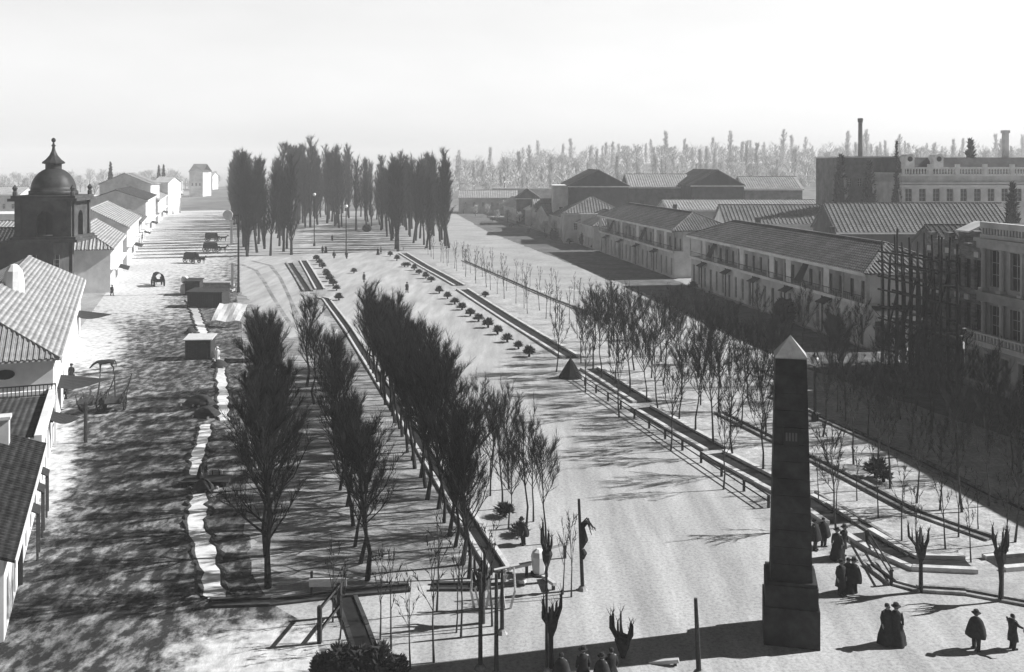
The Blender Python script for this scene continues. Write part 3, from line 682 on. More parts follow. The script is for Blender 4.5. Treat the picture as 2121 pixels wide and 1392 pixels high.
# near end wall: oval window, balcony, lean-to
b = MB(); b.lathe([(.01, 0), (.55, 0), (.55, .06), (.01, .06)], 14); ow = b.build('oval_window', M['pane'], h1); ow.location = (-.02, 3.4, 5.6); ow.rotation_euler = (0, R(-90), 0); ow.scale = (.7, 1.3, 1)
b = MB(); b.box(-1.6, -.004, -.3, D, 3.75, 3.95); b.box(-1.65, -1.603, -.35, D, 3.6, 4.05); bal = b.build('balcony', M['grey'], h1)
b = MB(); b.box(-1.6, -1.52, -.3, D, 4.85, 4.95)
for k in range(44): b.box(-1.59, -1.54, -.3 + k * .28, -.24 + k * .28, 4.053, 4.847)
b.build('railing', M['timber'], bal)
for k in range(4): opening(h1, 'door', 0, 0, 1.1, 2.0, rot=R(-90), loc=(-.06, 2.2 + 2.7 * k, .3))
b = MB(); b.box(-1.6, -1.45, -.3, -.15, .02, 3.6); b.build('post', M['white'], h1)
b = MB(); b.slab([(-3.4, -.2, 2.5), (-.02, -.2, 3.4), (-.02, D, 3.4), (-3.4, D, 2.5)], .15); ribs(b, [(-3.4, -.2, 2.5), (-.02, -.2, 3.4), (-.02, D, 3.4), (-3.4, D, 2.5)], (-3.4, -.2, 2.5), (-3.4, D, 2.5), .4, .1); b.build('lean_to_roof', M['tile_dark'], h1)
def awn(par, x0, x1, z1, z0, out, m='cloth'):
    b = MB(); N = 6; top, bot = [], []
    for k in range(N + 1):
        t = k / N; s_ = math.sin(t * math.pi) * .25
        top.append((x0 + (x1 - x0) * t, -.02, z1)); bot.append((x0 + (x1 - x0) * t, -.25 - (out + 1.0) * t ** 1.6 - s_, z1 + (z0 - z1) * t - .35 * math.sin(t * math.pi)))
    for k in range(N):
        b.slab([top[k], top[k + 1], bot[k + 1], bot[k]], .05)
    b.build('awning', M[m], par)
awn(h1, 5.0, 10.5, 3.2, 2.5, 2.6); awn(h1, 44, 50, 3.4, 2.7, 2.6); 
b = MB(); b.tube([(-1.2, -2.4, 0), (-1.2, -2.4, 3.2)], .14, 6); b.tube([(-1.2, -2.4, 3.1), (1.5, -2.6, 3.0), (5.2, -2.6, 2.6)], .1, 6); b.build('awning_frame', M['timber'], h1)
# nearest low house
o0 = G(101, 957) - LU * 0.0; L0 = 19.0
o0 = o1 - LU * 34.6
h0 = thing('low_house', 'low white house with dark broken eaves, bottom of left edge', 'house', o0, LRZ)
n = 6; st = L0 / n; ops = [(st * (k + .5) - .5, .15, 1.0, 2.3) for k in range(n)]
shell(h0, L0, 9, 3.9, M['white'], ops, rise=2.0, gx=(0, L0)); set_ops(h0, ops, 'door')
M['tile_soot'] = mat('sooty_clay_tile', .05, .018, 2.4, bump=.5, a2=.55, scale2=.6, wave=('Y', .75, .5))
rf0 = roof(h0, L0, 9, 3.9, 2.0, 'gable', M['tile_soot'], .5, .42, .11)
for xx, yy in ((5.0, 2.2), (12.5, 3.0), (17.0, 1.8)):
    b = MB(); b.box(xx - .4, xx + .4, yy - .4, yy + .4, 4.2, 6.3); b.box(xx - .5, xx + .5, yy - .5, yy + .5, 6.303, 6.5); b.build('chimney', M['offwhite'], rf0)
for k, (xx, zz) in enumerate(((9.5, 2.6), (13.0, 2.7), (16.5, 2.6))):
    b = MB(); b.slab([(xx, -.8, zz), (xx + 1.4, -.8, zz), (xx + 1.4, -.01, zz + .5), (xx, -.01, zz + .5)], .08); b.tube([(xx + .1, -.7, 0), (xx + .1, -.7, zz)], .07, 5); b.tube([(xx + 1.3, -.7, 0), (xx + 1.3, -.7, zz)], .07, 5); b.build('porch', M['timber'], h0)
b = MB(); b.tube([(6.5, -.12, 0), (6.5, -.12, 3.8)], .13, 6); b.build('rain_pipe', M['iron'], h0)

hs = thing('shop_house', 'low white flat-roofed shop with parapet, between the balcony house and the dark eaves', 'house', o1 - LU * 15.2, LRZ)
ops = [(.7 + 2.7 * k, .15, 1.3, 2.4) for k in range(5)]
shell(hs, 14.6, 8, 3.6, M['white'], ops); set_ops(hs, ops, 'door')
b = MB(); b.box(-.1, 14.7, -.25, .2, 3.604, 4.5); b.box(-.1, .25, .203, 8, 3.604, 4.3); b.box(14.35, 14.7, .203, 8, 3.604, 4.3); b.build('parapet', M['white'], hs)
b = MB(); b.slab([(.3, .3, 4.0), (14.3, .3, 4.0), (14.3, 8, 4.2), (.3, 8, 4.2)], .15); b.build('roof', M['tile_dark'], hs)
awn(hs, 9.5, 12.5, 3.1, 2.4, .8)
b = MB()
for k in range(3): b.lathe([(.3, 4.2), (.42, 4.6), (.3, 5.0), (.12, 5.3)], 8, (3 + 4 * k, 4.5))
b.build('water_jars', M['offwhite'], hs)
# church tower
tw = thing('church_tower', 'dark domed church bell tower with finial above the left roofs', 'church', (-68.6, 144.5, 0), R(7))
s = 4.1
def sq(hw, z0, z1, b): b.box(-hw, hw, -hw, hw, z0, z1)
b = MB(); sq(s, 0, 10.6, b)
for sx in (-1, 1):
    for sy in (-1, 1): b.box(sx * s - .45, sx * s + .45, sy * s - .45, sy * s + .45, 0, 10.597)
b.build('lower_stage', M['darkwall'], tw)
b = MB(); sq(s + .75, 10.6, 11.0, b); sq(s + .45, 11.003, 11.4, b); b.build('lower_cornice', M['darkwall'], tw)
b = MB()
for rot in range(4):                                    # belfry walls with an arched opening each
    hw = s - .25; aw = 1.15; zb, zs_, zt = 11.4, 14.0, 16.6; N = 10
    def P(x, y, z, rot=rot):
        for _ in range(rot): x, y = -y, x
        return (x, y, z)
    arc = [(-aw * math.cos(math.pi * k / N), zs_ + aw * math.sin(math.pi * k / N)) for k in range(N + 1)]
    for yy in (-hw,):
        b.face([P(-hw, yy, zb), P(-aw, yy, zb), P(-aw, yy, zs_), P(-hw, yy, zs_)]); b.face([P(aw, yy, zb), P(hw, yy, zb), P(hw, yy, zs_), P(aw, yy, zs_)])
        b.face([P(-hw, yy, zs_), P(-aw, yy, zs_), P(-aw, yy, zt), P(-hw, yy, zt)]); b.face([P(aw, yy, zs_), P(hw, yy, zs_), P(hw, yy, zt), P(aw, yy, zt)])
        for k in range(N): b.face([P(arc[k][0], yy, arc[k][1]), P(arc[k + 1][0], yy, arc[k + 1][1]), P(arc[k + 1][0], yy, zt), P(arc[k][0], yy, zt)])
        pr = [(-aw, zb)] + arc + [(aw, zb)]
        for (p, q) in zip(pr, pr[1:]): b.face([P(p[0], yy, p[1]), P(q[0], yy, q[1]), P(q[0], yy + .7, q[1]), P(p[0], yy + .7, p[1])])
    for sx in (-1, 1):
        q0 = P(sx * (hw - .35) - .32, -hw - .3, 0); q1 = P(sx * (hw - .35) + .32, -hw - .004, 0)
        b.box(min(q0[0], q1[0]), max(q0[0], q1[0]), min(q0[1], q1[1]), max(q0[1], q1[1]), 11.41, 16.59)
b.build('belfry', M['darkwall'], tw)
for rot in range(4):
    b = MB(); b.box(-1.1, 1.1, -.06, .06, 11.45, 15.0); b.build('bell_opening', M['pane'], tw).rotation_euler = (0, 0, 0)
    ob = tw.children[-1]; a_ = rot * math.pi / 2; ob.location = (math.sin(a_) * 3.05, -math.cos(a_) * 3.05, 0); ob.rotation_euler = (0, 0, a_)
for xx in (-1.6, 1.6):
    opening(tw, 'window', 0, 0, 1.2, 2.0, loc=(xx - .6, -s - .07, 6.8))
b = MB(); sq(s + .7, 16.6, 17.0, b); sq(s + .35, 17.003, 17.4, b)
for sx in (-1, 1):
    for sy in (-1, 1): b.lathe([(.35, 17.4), (.35, 17.9), (.22, 18.1), (.4, 18.5), (.05, 19.0)], 8, (sx * (s - .1), sy * (s - .1)))
b.build('upper_cornice', M['darkwall'], tw)
b = MB(); b.lathe([(3.4, 17.4), (3.4, 18.0), (3.2, 18.1)] + [(3.15 * math.cos(t * .1745), 18.1 + 3.4 * math.sin(t * .1745)) for t in range(0, 9)], 24); dm = b.build('dome', M['dome'], tw, smooth=True)
b = MB(); b.lathe([(1.15, 21.2), (1.15, 22.0), (1.6, 22.1), (1.6, 22.3), (1.1, 22.7), (.6, 23.3), (.28, 24.0), (.18, 24.6), (.34, 24.75), (.18, 24.95), (.12, 25.2)], 12); b.lathe([(.08, 25.2), (.28, 25.4), (.33, 25.6), (.26, 25.8), (.05, 25.95)], 10); b.build('lantern', M['dome'], tw)
# church nave and roofs behind the tower
o = thing('church_nave', 'dark ribbed nave roof left of the church tower', 'church', (-105, 150, 0), R(4)); shell(o, 31, 12, 6.4, M['darkwall'], (), rise=5.2, gx=(0, 31)); roof(o, 31, 12, 6.4, 5.2, 'gable', M['tile_dark'], .5, .6, .15)
GL = 'houses of the left street front'
def left_house(label, p0, p1, D, he, rise, kind, wm, rm, n, name='house', pitch=.6, two=True):
    a, c = G(*p0), G(*p1); d_ = c - a; L = d_.length; o = thing(name, label, 'house', a, math.atan2(d_.y, d_.x), GL)
    ops = rowops(L, n, .2, 1.1, 2.5, .6) + (rowops(L, n, 4.1, 1.0, 2.0, .6) if two else [])
    gx = {'gable': (0, L), 'gable_y': 'y', 'hipstart': (L,)}.get(kind)
    shell(o, L, D, he, M[wm], ops, rise=rise, gx=gx)
    for q in ops: opening(o, 'door' if q[1] < 1 else 'window', q[0] + .003, q[1] + .003, q[2] - .006, q[3] - .006)
    roof(o, L, D, he, rise, kind, M[rm], .6, pitch, .15)
    b = MB(); b.box(0, L, -.9, -.004, 3.75, 3.95); b.build('balcony', M['white'], o)
    b = MB(); b.slab([(L * .35, -2.2, 2.6), (L * .55, -2.2, 2.6), (L * .55, -.01, 3.3), (L * .35, -.01, 3.3)], .06); b.build('awning', M['cloth'], o)
    return o
left_house('hip-roofed white street house right of the church tower, dark tiles on its near hip', (229, 606), (254, 563), 10, 7.5, 3.4, 'hipstart', 'white', 'tile_pale', 9)

left_house('white street house with long pale roof, second beyond the church', (263, 549), (287, 514), 15, 8.2, 4.2, 'gable', 'white', 'tile_pale', 7)
left_house('street house with dark-edged gable beside the white pedimented hall', (302, 489), (322, 468), 17, 11.0, 3.2, 'gable', 'white', 'tile_dark', 6)
left_house('narrow low house squeezed before the dark-edged gable', (289, 511), (301, 493), 9, 6.4, 2.2, 'gable', 'offwhite', 'tile', 4, two=False)
left_house('white sunlit street house beyond the dark-edged gable', (327, 463), (345, 444), 14, 8.6, 3.0, 'gable', 'white', 'tile_pale', 7)
left_house('sunlit house with dark hanging awnings far down the left street', (350, 438), (362, 424), 14, 9.4, 2.6, 'hip', 'white', 'tile', 8)
left_house('last tall white house at the far end of the left street', (367, 419), (378, 406), 14, 11, 3.0, 'hip', 'white', 'tile_pale', 9)
GLB = 'buildings behind the left street front'
block('pedimented_hall', 'large white hall with a low pediment, behind the left street', 'hall', 206, 312, 362, 9, 14.5, 4.2, 'gable_y', 'white', 'tile_pale', 5, GLB, wz=9, wh=1.6)
block('flat_house', 'long flat white building left of the pedimented hall', 'building', 136, 208, 306, 14, 11.5, .3, 'flat', 'white', 'tile', 3, GLB, wz=8)
block('flat_house', 'low white terrace wall below the long flat building', 'building', 140, 204, 236, 12, 8.2, .3, 'flat', 'white', 'tile', 0, GLB)
block('shed', 'narrow pale roof strip between tower and street houses', 'shed', 152, 205, 214, 8, 6.8, 1.6, 'gable', 'midwall', 'tile_pale', 0, GLB)
block('house', 'dark-walled house crammed behind the hip-roofed street house', 'house', 140, 176, 186, 8, 6.2, 1.6, 'gable', 'darkwall', 'tile', 0, GLB)
block('flat_house', 'flat white building left of the church dome', 'building', -60, 32, 255, 14, 8.5, .3, 'flat', 'white', 'tile', 4, GLB, wz=5.5)
block('house', 'pale roof left of the church tower shaft', 'house', -60, 34, 205, 12, 6.4, 3.2, 'gable', 'white', 'tile_pale', 0, GLB)
block('house', 'far pale house left of the tower on the skyline', 'house', -80, 40, 380, 14, 10, 3, 'gable', 'offwhite', 'tile_pale', 6, GLB)
block('house', 'far hip-roofed house above the left street end', 'house', 392, 420, 640, 18, 17, 5, 'hip', 'offwhite', 'tile', 3, GLB)
block('house', 'far white house right of the pedimented hall', 'house', 318, 348, 420, 16, 14, 2.5, 'gable', 'white', 'tile_pale', 2, GLB)
block('house', 'low pale house straight at the end of the left street', 'house', 404, 440, 820, 16, 12, 3, 'gable', 'white', 'tile_pale', 3, GLB)

# ------------------------------------------------------------------ obelisk
OB = thing('obelisk', 'tall dark granite obelisk with pale pyramid cap and stepped pedestal', 'obelisk', at(1637, 45.1), R(-13))
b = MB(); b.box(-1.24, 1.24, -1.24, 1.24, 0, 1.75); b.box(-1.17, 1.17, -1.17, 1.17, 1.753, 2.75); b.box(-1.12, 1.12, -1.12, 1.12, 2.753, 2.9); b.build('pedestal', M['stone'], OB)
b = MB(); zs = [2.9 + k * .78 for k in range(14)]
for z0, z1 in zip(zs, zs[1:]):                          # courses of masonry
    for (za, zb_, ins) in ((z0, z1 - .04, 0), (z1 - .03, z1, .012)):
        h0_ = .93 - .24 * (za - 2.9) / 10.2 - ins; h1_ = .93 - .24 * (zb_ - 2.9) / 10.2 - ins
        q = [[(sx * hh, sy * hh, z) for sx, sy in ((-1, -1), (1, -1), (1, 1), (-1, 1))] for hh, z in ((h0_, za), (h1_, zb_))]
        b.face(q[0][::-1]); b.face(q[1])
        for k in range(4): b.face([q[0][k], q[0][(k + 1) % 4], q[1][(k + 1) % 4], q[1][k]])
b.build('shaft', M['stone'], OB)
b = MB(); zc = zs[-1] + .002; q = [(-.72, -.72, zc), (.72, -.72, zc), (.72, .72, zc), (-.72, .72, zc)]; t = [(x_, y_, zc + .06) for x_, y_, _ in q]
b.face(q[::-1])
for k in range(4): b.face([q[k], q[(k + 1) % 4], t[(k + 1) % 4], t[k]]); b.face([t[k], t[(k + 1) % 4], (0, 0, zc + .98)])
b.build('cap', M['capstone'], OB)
b = MB(); b.box(-.34, .34, -.86, -.70, 9.05, 9.9); pq = b.build('plaque', M['plaque'], OB)
b = MB()
for k in range(4): b.box(-.25 + k * .14, -.17 + k * .14, -.868, -.863, 9.3, 9.68)
b.build('lettering', M['letter'], pq)

# ------------------------------------------------------------------ trees
def tree_mesh(seed, H, th, W, nl, ns, nt_, tw_, tl, r0, elev=(52, 72), leader=1.0, round_=.5, mats=('bark', 'twig'), jit=.12, cap=.45):
    r = random.Random(seed); tb, cb = MB(), MB()
    pts = [(0, 0, -.05)]; px = py = 0
    for k in range(1, 6):
        px += r.uniform(-jit, jit); py += r.uniform(-jit, jit); pts.append((px, py, H * leader * k / 5 * .93))
    rad = [r0 * (1 - .17 * k) for k in range(6)]; rad[0] *= 1.15
    tb.tube(pts, rad, 6)
    def trunk_at(z):
        t = max(0, min(4.999, z / (H * leader * .93) * 5)); k = int(t); a, c = Vector(pts[k]), Vector(pts[k + 1]); return a.lerp(c, t - k)
    def rnd(): return Vector((r.uniform(-1, 1), r.uniform(-1, 1), r.uniform(-.4, 1)))
    def twigs(p, d, l, n):
        for _ in range(n):
            t = r.uniform(.1, 1); dd = (d + rnd() * .95 + Vector((0, 0, .28))).normalized()
            cb.spike(p + d * (l * t), dd, tl * r.uniform(.5, 1.2), tw_ * r.uniform(.7, 1.2))
    for i in range(nl):
        f = (i + r.random()) / nl; z0 = th + (H * .88 - th) * f ** 1.15
        az = i * 2.4 + r.uniform(-.5, .5); el = R(r.uniform(*elev))
        env = W / 2 * (math.sin(math.pi * min(1, (.22 + f * .78))) ** round_ + .18)
        ln = min(env / max(.15, math.cos(el)), (H - z0) * 1.1 + .4) * r.uniform(.6, 1.35); ln = min(ln, cap * H * r.uniform(.7, 1.25) * (1 - .5 * f * f))
        d0 = Vector((math.cos(az) * math.cos(el), math.sin(az) * math.cos(el), math.sin(el)))
        p0 = trunk_at(z0); p1 = p0 + d0 * ln * .5; d1 = (d0 + Vector((0, 0, .35)) + rnd() * .15).normalized(); p2 = p1 + d1 * ln * .5
        rr = r0 * .42 * (1 - .6 * f)
        tb.tube([p0, p1, p2], [rr, rr * .65, rr * .25], 4, cap=False)
        for k in range(ns):
            t = .25 + .75 * (k + r.random()) / ns
            q = p0.lerp(p1, t * 2) if t < .5 else p1.lerp(p2, t * 2 - 1)
            dd = ((d0 if t < .5 else d1) + rnd() * .6 + Vector((0, 0, .15))).normalized(); sl_ = ln * r.uniform(.18, .38)
            cb.spike(q, dd, sl_, tw_ * 1.5); twigs(q, dd, sl_, nt_)
        twigs(p2 - d1 * .3, d1, .4, nt_)
    o1_ = tb.build('trunk', M[mats[0]]); o2_ = cb.build('crown', M[mats[1]]); me = (o1_.data, o2_.data)
    bpy.data.objects.remove(o1_); bpy.data.objects.remove(o2_); return me
def plant(name, label, cat, meshes, loc, s=1.0, rz=0.0, group=None, tilt=(0, 0)):
    o = thing(name, label, cat, loc, rz, group); o.rotation_euler = (tilt[0], tilt[1], rz); o.scale = s if isinstance(s, tuple) else (s, s, s)
    for nm, me in zip(('trunk', 'crown'), meshes):
        c = bpy.data.objects.new(nm, me); col.objects.link(c); c.parent = o
    return o
rv = random.Random(8)
T_dense = [tree_mesh(10 + k, rv.uniform(8.2, 9.6), rv.uniform(2.1, 2.8), rv.uniform(3.8, 5.0), 24 + k * 2, 8, 13, .012, .8, .17, (38, 76), mats=('bark', 'twig_dark'), jit=.28, cap=.36) for k in range(6)]
T_mid = [tree_mesh(20 + k, rv.uniform(7.0, 8.6), rv.uniform(2.6, 3.2), rv.uniform(3.0, 4.2), 20 + k * 2, 7, 12, .012, .75, .13, (40, 76), mats=('bark', 'twig_dark'), jit=.28, cap=.36) for k in range(6)]
T_open = [tree_mesh(30 + k, rv.uniform(6.3, 7.8), rv.uniform(2.2, 2.9), rv.uniform(3.0, 4.0), 15 + k, 7, 11, .0115, .65, .08, (40, 74), mats=('bark', 'twig'), jit=.22) for k in range(6)]
T_young = [tree_mesh(40 + k, 6.0, 2.2, 2.7, 11, 5, 6, .018, .5, .07, (52, 76), mats=('bark_mid', 'twig')) for k in range(4)]
T_sap = [tree_mesh(50 + k, 4.2, 1.6, 1.1, 6, 2, 3, .02, .4, .05, (60, 80), mats=('bark_mid', 'twig'), jit=.06) for k in range(4)]
T_pop = [tree_mesh(60 + k, 22.5 + .7 * k, 2.6 + 1.1 * ((k * 2) % 5), 4.0 + .4 * k, 58, 6, 6, .032, 1.35, .34, (52, 82), round_=.5, mats=('bark', 'twig'), jit=.6, cap=.18) for k in range(6)]
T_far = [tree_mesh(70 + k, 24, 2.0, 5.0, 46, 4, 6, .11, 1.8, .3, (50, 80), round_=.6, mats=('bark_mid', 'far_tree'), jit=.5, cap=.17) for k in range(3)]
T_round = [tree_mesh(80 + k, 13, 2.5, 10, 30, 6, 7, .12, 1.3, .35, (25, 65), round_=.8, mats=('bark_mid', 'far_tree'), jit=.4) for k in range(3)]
rt = random.Random(77)
def row(fmt, meshes, P, grp, s=(.9, 1.1), name='tree', cat='tree', wob=.25, tilt=.02):
    for k, p in enumerate(P):
        plant(name, fmt % nth(k), cat, meshes[rt.randrange(len(meshes))], (p.x + rt.uniform(-wob, wob), p.y + rt.uniform(-wob, wob), 0), rt.uniform(*s), rt.uniform(0, 6.28), grp,
              (rt.uniform(-tilt, tilt), rt.uniform(-tilt, tilt)))
def between(p0, p1, step):
    a, c = G(*p0), G(*p1); n = max(1, int((c - a).length / step)); return [a.lerp(c, k / n) for k in range(n + 1)]
row('%s tree from the near end of the dense leafless row beside the left street', T_dense, between((560, 1215), (541, 815), 3.7), 'dense row beside the left street', (.8, 1.1))
row('%s tree from the near end of the second dense row left of the ditch', T_mid, between((767, 1205), (742, 1130), 2.5) + between((728, 1090), (690, 900), 3.0) + [G(652, 838), G(640, 800)], 'second dense tree row', (.75, 1.08))
row('%s tree from the near end of the thick row along the left ditch', T_mid, between((970, 1200), (765, 760), 2.1), 'thick tree row along the left ditch', (.8, 1.1))
row('%s tree from the near end of the row on the left promenade edge', T_mid, between((915, 930), (800, 765), 2.8), 'inner row on the left promenade edge', (.9, 1.05))
row('%s slender bare tree from the near end on the pale left promenade edge', T_open, [G(*p) for p in ((1140, 1128), (1085, 1092), (1057, 1096), (1108, 1078), (1036, 1055), (1012, 1030), (1060, 1012), (990, 990), (1022, 985), (965, 955), (990, 945))], 'slender bare trees at promenade edge', (.7, .88))
row('%s thin tree from the near end standing on the promenade side of the right ditch', T_young, [G(*p) for p in ((1492, 1016), (1383, 934), (1285, 866), (1210, 812), (1149, 770))], 'thin trees on the right promenade edge', (.95, 1.1))
row('%s bare tree from the near end directly behind the right ditch', T_open, between((1575, 978), (1205, 752), 3.4), 'bare row directly behind the right ditch', (.9, 1.1))
row('%s bare tree from the near end in the middle rows of the right grove', T_open, between((1590, 910), (1235, 725), 3.6), 'middle row of the right grove', (.85, 1.1))
row('%s bare tree from the near end in the far row of the right grove', T_open, between((1600, 848), (1270, 706), 4.0), 'far row of the right grove', (.85, 1.05))
row('%s bare tree from the near end along the grass edge of the right grove', T_open, between((1620, 795), (1400, 700), 5.0), 'outer row of the right grove', (.8, 1.0))
row('%s thin bare tree from the left on the snowy-pale turf right of the obelisk', T_young, [G(*p) for p in ((1728, 1098), (1762, 962), (1806, 985), (1849, 1010), (1898, 1042), (1943, 1056), (1998, 1060), (2050, 1050), (2106, 1120))], 'thin trees right of the obelisk', (.85, 1.15))
row('%s bare tree from the left in the shaded grove right of the obelisk', T_open, [G(*p) for p in ((1700, 905), (1745, 870), (1790, 905), (1830, 860), (1880, 930), (1935, 900), (1985, 960), (2040, 930), (2090, 985), (1900, 850), (1990, 870))], 'shaded grove right of the obelisk', (.8, 1.0))
row('%s thin sapling from the left on the turf before the right furrow', T_sap, [G(*p) for p in ((1695, 1040), (1735, 1060), (1785, 1040), (1822, 1075), (1870, 1125), (1905, 1150), (1960, 1140), (1985, 1110), (2020, 1165), (2090, 1150), (1660, 985), (2030, 1100))], 'saplings on the near right turf', (.8, 1.1))
row('%s thin sapling from the near end along the far field furrow', T_sap, between((1262, 660), (965, 535), 5.2), 'saplings along the far furrow', (.8, 1.05), wob=.8)
row('%s thin sapling from the near end in the field right of the tufted bushes', T_sap, between((1190, 700), (890, 528), 5.2), 'saplings beside the tufted bushes', (.9, 1.25), wob=.8)
row('%s thin sapling from the near end in the middle of the far pale field', T_sap, between((1225, 690), (935, 545), 7.0), 'saplings in the far pale field', (.8, 1.15), wob=1.2)
row('%s sapling from the left in the pale foreground bed', T_sap, [G(*p) for p in ((680, 1290), (700, 1330), (790, 1320), (812, 1350), (846, 1392), (905, 1270), (940, 1312), (952, 1318), (905, 1376), (1010, 1300), (1165, 1232), (1180, 1240))], 'saplings in the foreground bed', (.8, 1.15))
row('%s bare tree from the left along the shaded front of the long veranda house', T_open, between((1590, 700), (1860, 795), 5.5) + between((1700, 800), (1960, 905), 5.0), 'shaded trees before the right house fronts', (.75, 1.05), wob=1.2)
row('%s bare tree from the far end in the dark garden under the palace arcade', T_open, between((1720, 850), (2110, 985), 5.5) + between((1900, 820), (2110, 900), 8.0), 'dark garden trees under the palace', (.55, .85), wob=1.5)
# poplars
row('%s poplar from the near end of the left poplar row', T_pop, between((513, 531), (484, 440), 8.5), 'tall poplars left of the promenade', (.78, 1.16), name='poplar', cat='poplar', wob=1.2)
row('%s poplar from the near end of the inner left poplar row', T_pop, between((548, 530), (520, 450), 9), 'tall poplars left of the promenade', (.76, 1.1), name='poplar', cat='poplar', wob=1.5)
row('%s poplar from the near end beside the curved path', T_pop, between((594, 529), (570, 465), 9), 'tall poplars left of the promenade', (.8, 1.04), name='poplar', cat='poplar', wob=1.5)
row('%s poplar from the left in the far clump at the end of the promenade', T_pop, [at(592 + (k * 37) % 128, 330 + (k * 53) % 130) for k in range(48)], 'far poplar clump', (.85, 1.3), name='poplar', cat='poplar', wob=2)
row('%s poplar from the near end of the inner right poplar row', T_pop, between((834, 521), (800, 476), 7), 'tall poplars right of the promenade', (.68, 1.04), name='poplar', cat='poplar', wob=1.3)
row('%s poplar from the near end of the outer right poplar row', T_pop, between((924, 514), (870, 452), 7), 'tall poplars right of the promenade', (.8, 1.15), name='poplar', cat='poplar', wob=1.0)
row('%s poplar from the near end between the two right poplar rows', T_pop, between((880, 518), (830, 455), 7.5), 'tall poplars right of the promenade', (.7, 1.12), name='poplar', cat='poplar', wob=1.5)
row('%s poplar from the left in the far clump right of the promenade end', T_pop, [at(744 + (k * 41) % 105, 320 + (k * 29) % 110) for k in range(24)], 'far poplar clump on the right', (.65, 1.12), name='poplar', cat='poplar', wob=2)
# far trees on the rising ground and along the horizon
def hill_z(xx, yy):
    tt = (yy - 430) / 2000.0
    if tt <= 0 or xx < -600: return 0
    return -.5 + 24 * min(1, tt * 4.2) ** .75 * (1 / (1 + math.exp(-(xx + 40) / 60.0)))
for bi, (bn_, n_, da, db, sa, sb_) in enumerate((('nearest', 60, 540, 640, .5, .9), ('middle', 90, 660, 850, .6, 1.1), ('farthest', 95, 880, 1150, .7, 1.4))):
    for k in range(n_):
        px = 940 + 1195 * (k + rt.uniform(-.3, 1.3)) / n_; p = at(px, rt.uniform(da, db)); p.z = hill_z(p.x, p.y) - .3; big = rt.random() < .42
        plant('far_tree', 'hazy %s tree on the right horizon, %s from the left in the %s belt' % ('upright' if big else 'rounded', nth(k), bn_), 'tree',
              (T_far if big else T_round)[rt.randrange(3)], p, rt.uniform(sa, sb_), rt.uniform(0, 6.28), 'hazy trees on the right horizon')
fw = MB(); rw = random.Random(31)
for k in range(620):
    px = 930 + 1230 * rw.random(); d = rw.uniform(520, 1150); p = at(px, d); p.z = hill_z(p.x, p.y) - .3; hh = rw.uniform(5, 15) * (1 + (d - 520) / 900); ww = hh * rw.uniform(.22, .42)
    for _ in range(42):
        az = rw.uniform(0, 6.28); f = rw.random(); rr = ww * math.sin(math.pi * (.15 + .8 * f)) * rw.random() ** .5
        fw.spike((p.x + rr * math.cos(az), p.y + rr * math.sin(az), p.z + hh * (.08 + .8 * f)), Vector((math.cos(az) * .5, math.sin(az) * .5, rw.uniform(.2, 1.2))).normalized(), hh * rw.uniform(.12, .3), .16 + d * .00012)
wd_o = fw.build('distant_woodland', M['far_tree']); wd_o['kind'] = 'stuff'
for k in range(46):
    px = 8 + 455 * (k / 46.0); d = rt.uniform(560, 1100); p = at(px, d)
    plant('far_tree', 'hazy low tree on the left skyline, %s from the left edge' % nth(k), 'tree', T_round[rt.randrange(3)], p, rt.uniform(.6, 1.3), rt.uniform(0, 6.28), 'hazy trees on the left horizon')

# cypresses, shrubs
def leafy(seed, prof, n, lw, core=.8):
    r = random.Random(seed); tb, cb = MB(), MB()
    H = prof[-1][1]; tb.tube([(0, 0, 0), (0, 0, H * .6)], [H * .03 + .04, .03], 6)
    cb.lathe([(max(.01, rr * core), z) for rr, z in prof], 9)
    for _ in range(n):
        t = r.uniform(0, len(prof) - 1.001); k = int(t); a, c = prof[k], prof[k + 1]; f = t - k
        rr = a[0] + (c[0] - a[0]) * f; z = a[1] + (c[1] - a[1]) * f; az = r.uniform(0, 6.28)
        d = Vector((math.cos(az), math.sin(az), r.uniform(.1, 1.4))).normalized()
        cb.spike((rr * .75 * math.cos(az), rr * .75 * math.sin(az), z), d, lw * r.uniform(.6, 1.3), lw * .28)
    o1_, o2_ = tb.build('trunk', M['bark']), cb.build('crown', M['leaf']); me = (o1_.data, o2_.data)
    bpy.data.objects.remove(o1_); bpy.data.objects.remove(o2_); return me
CYP = leafy(5, [(.3, .2), (1.5, 1.5), (1.9, 4), (1.7, 7), (1.2, 10), (.5, 12.5), (.03, 14)], 500, .6)
THIN = leafy(6, [(.3, .2), (1.4, 2), (1.7, 6), (1.5, 10), (.5, 13.5), (.25, 17), (.02, 21)], 500, .5)
BUSH = [leafy(7 + k, [(.25, .02), (.6, .25), (.72, .6), (.55, 1.0), (.2, 1.25)], 420, .3, .55) for k in range(3)]
TUFT = []
for k in range(4):
    r = random.Random(90 + k); tb, cb = MB(), MB(); tb.tube([(0, 0, 0), (.03, 0, .35)], [.09, .07], 6)
    for _ in range(460):
        az = r.uniform(0, 6.28); el = r.uniform(-.1, 1.45); d = Vector((math.cos(az) * math.cos(el), math.sin(az) * math.cos(el), math.sin(el))); q = d * r.uniform(.05, .42); q.z = abs(q.z) + .22
        cb.spike(q, (d + Vector((r.uniform(-.5, .5), r.uniform(-.5, .5), r.uniform(-.2, .4)))).normalized(), r.uniform(.08, .24), .032)
    o1_, o2_ = tb.build('trunk', M['bark']), cb.build('crown', M['leaf']); TUFT.append((o1_.data, o2_.data)); bpy.data.objects.remove(o1_); bpy.data.objects.remove(o2_)
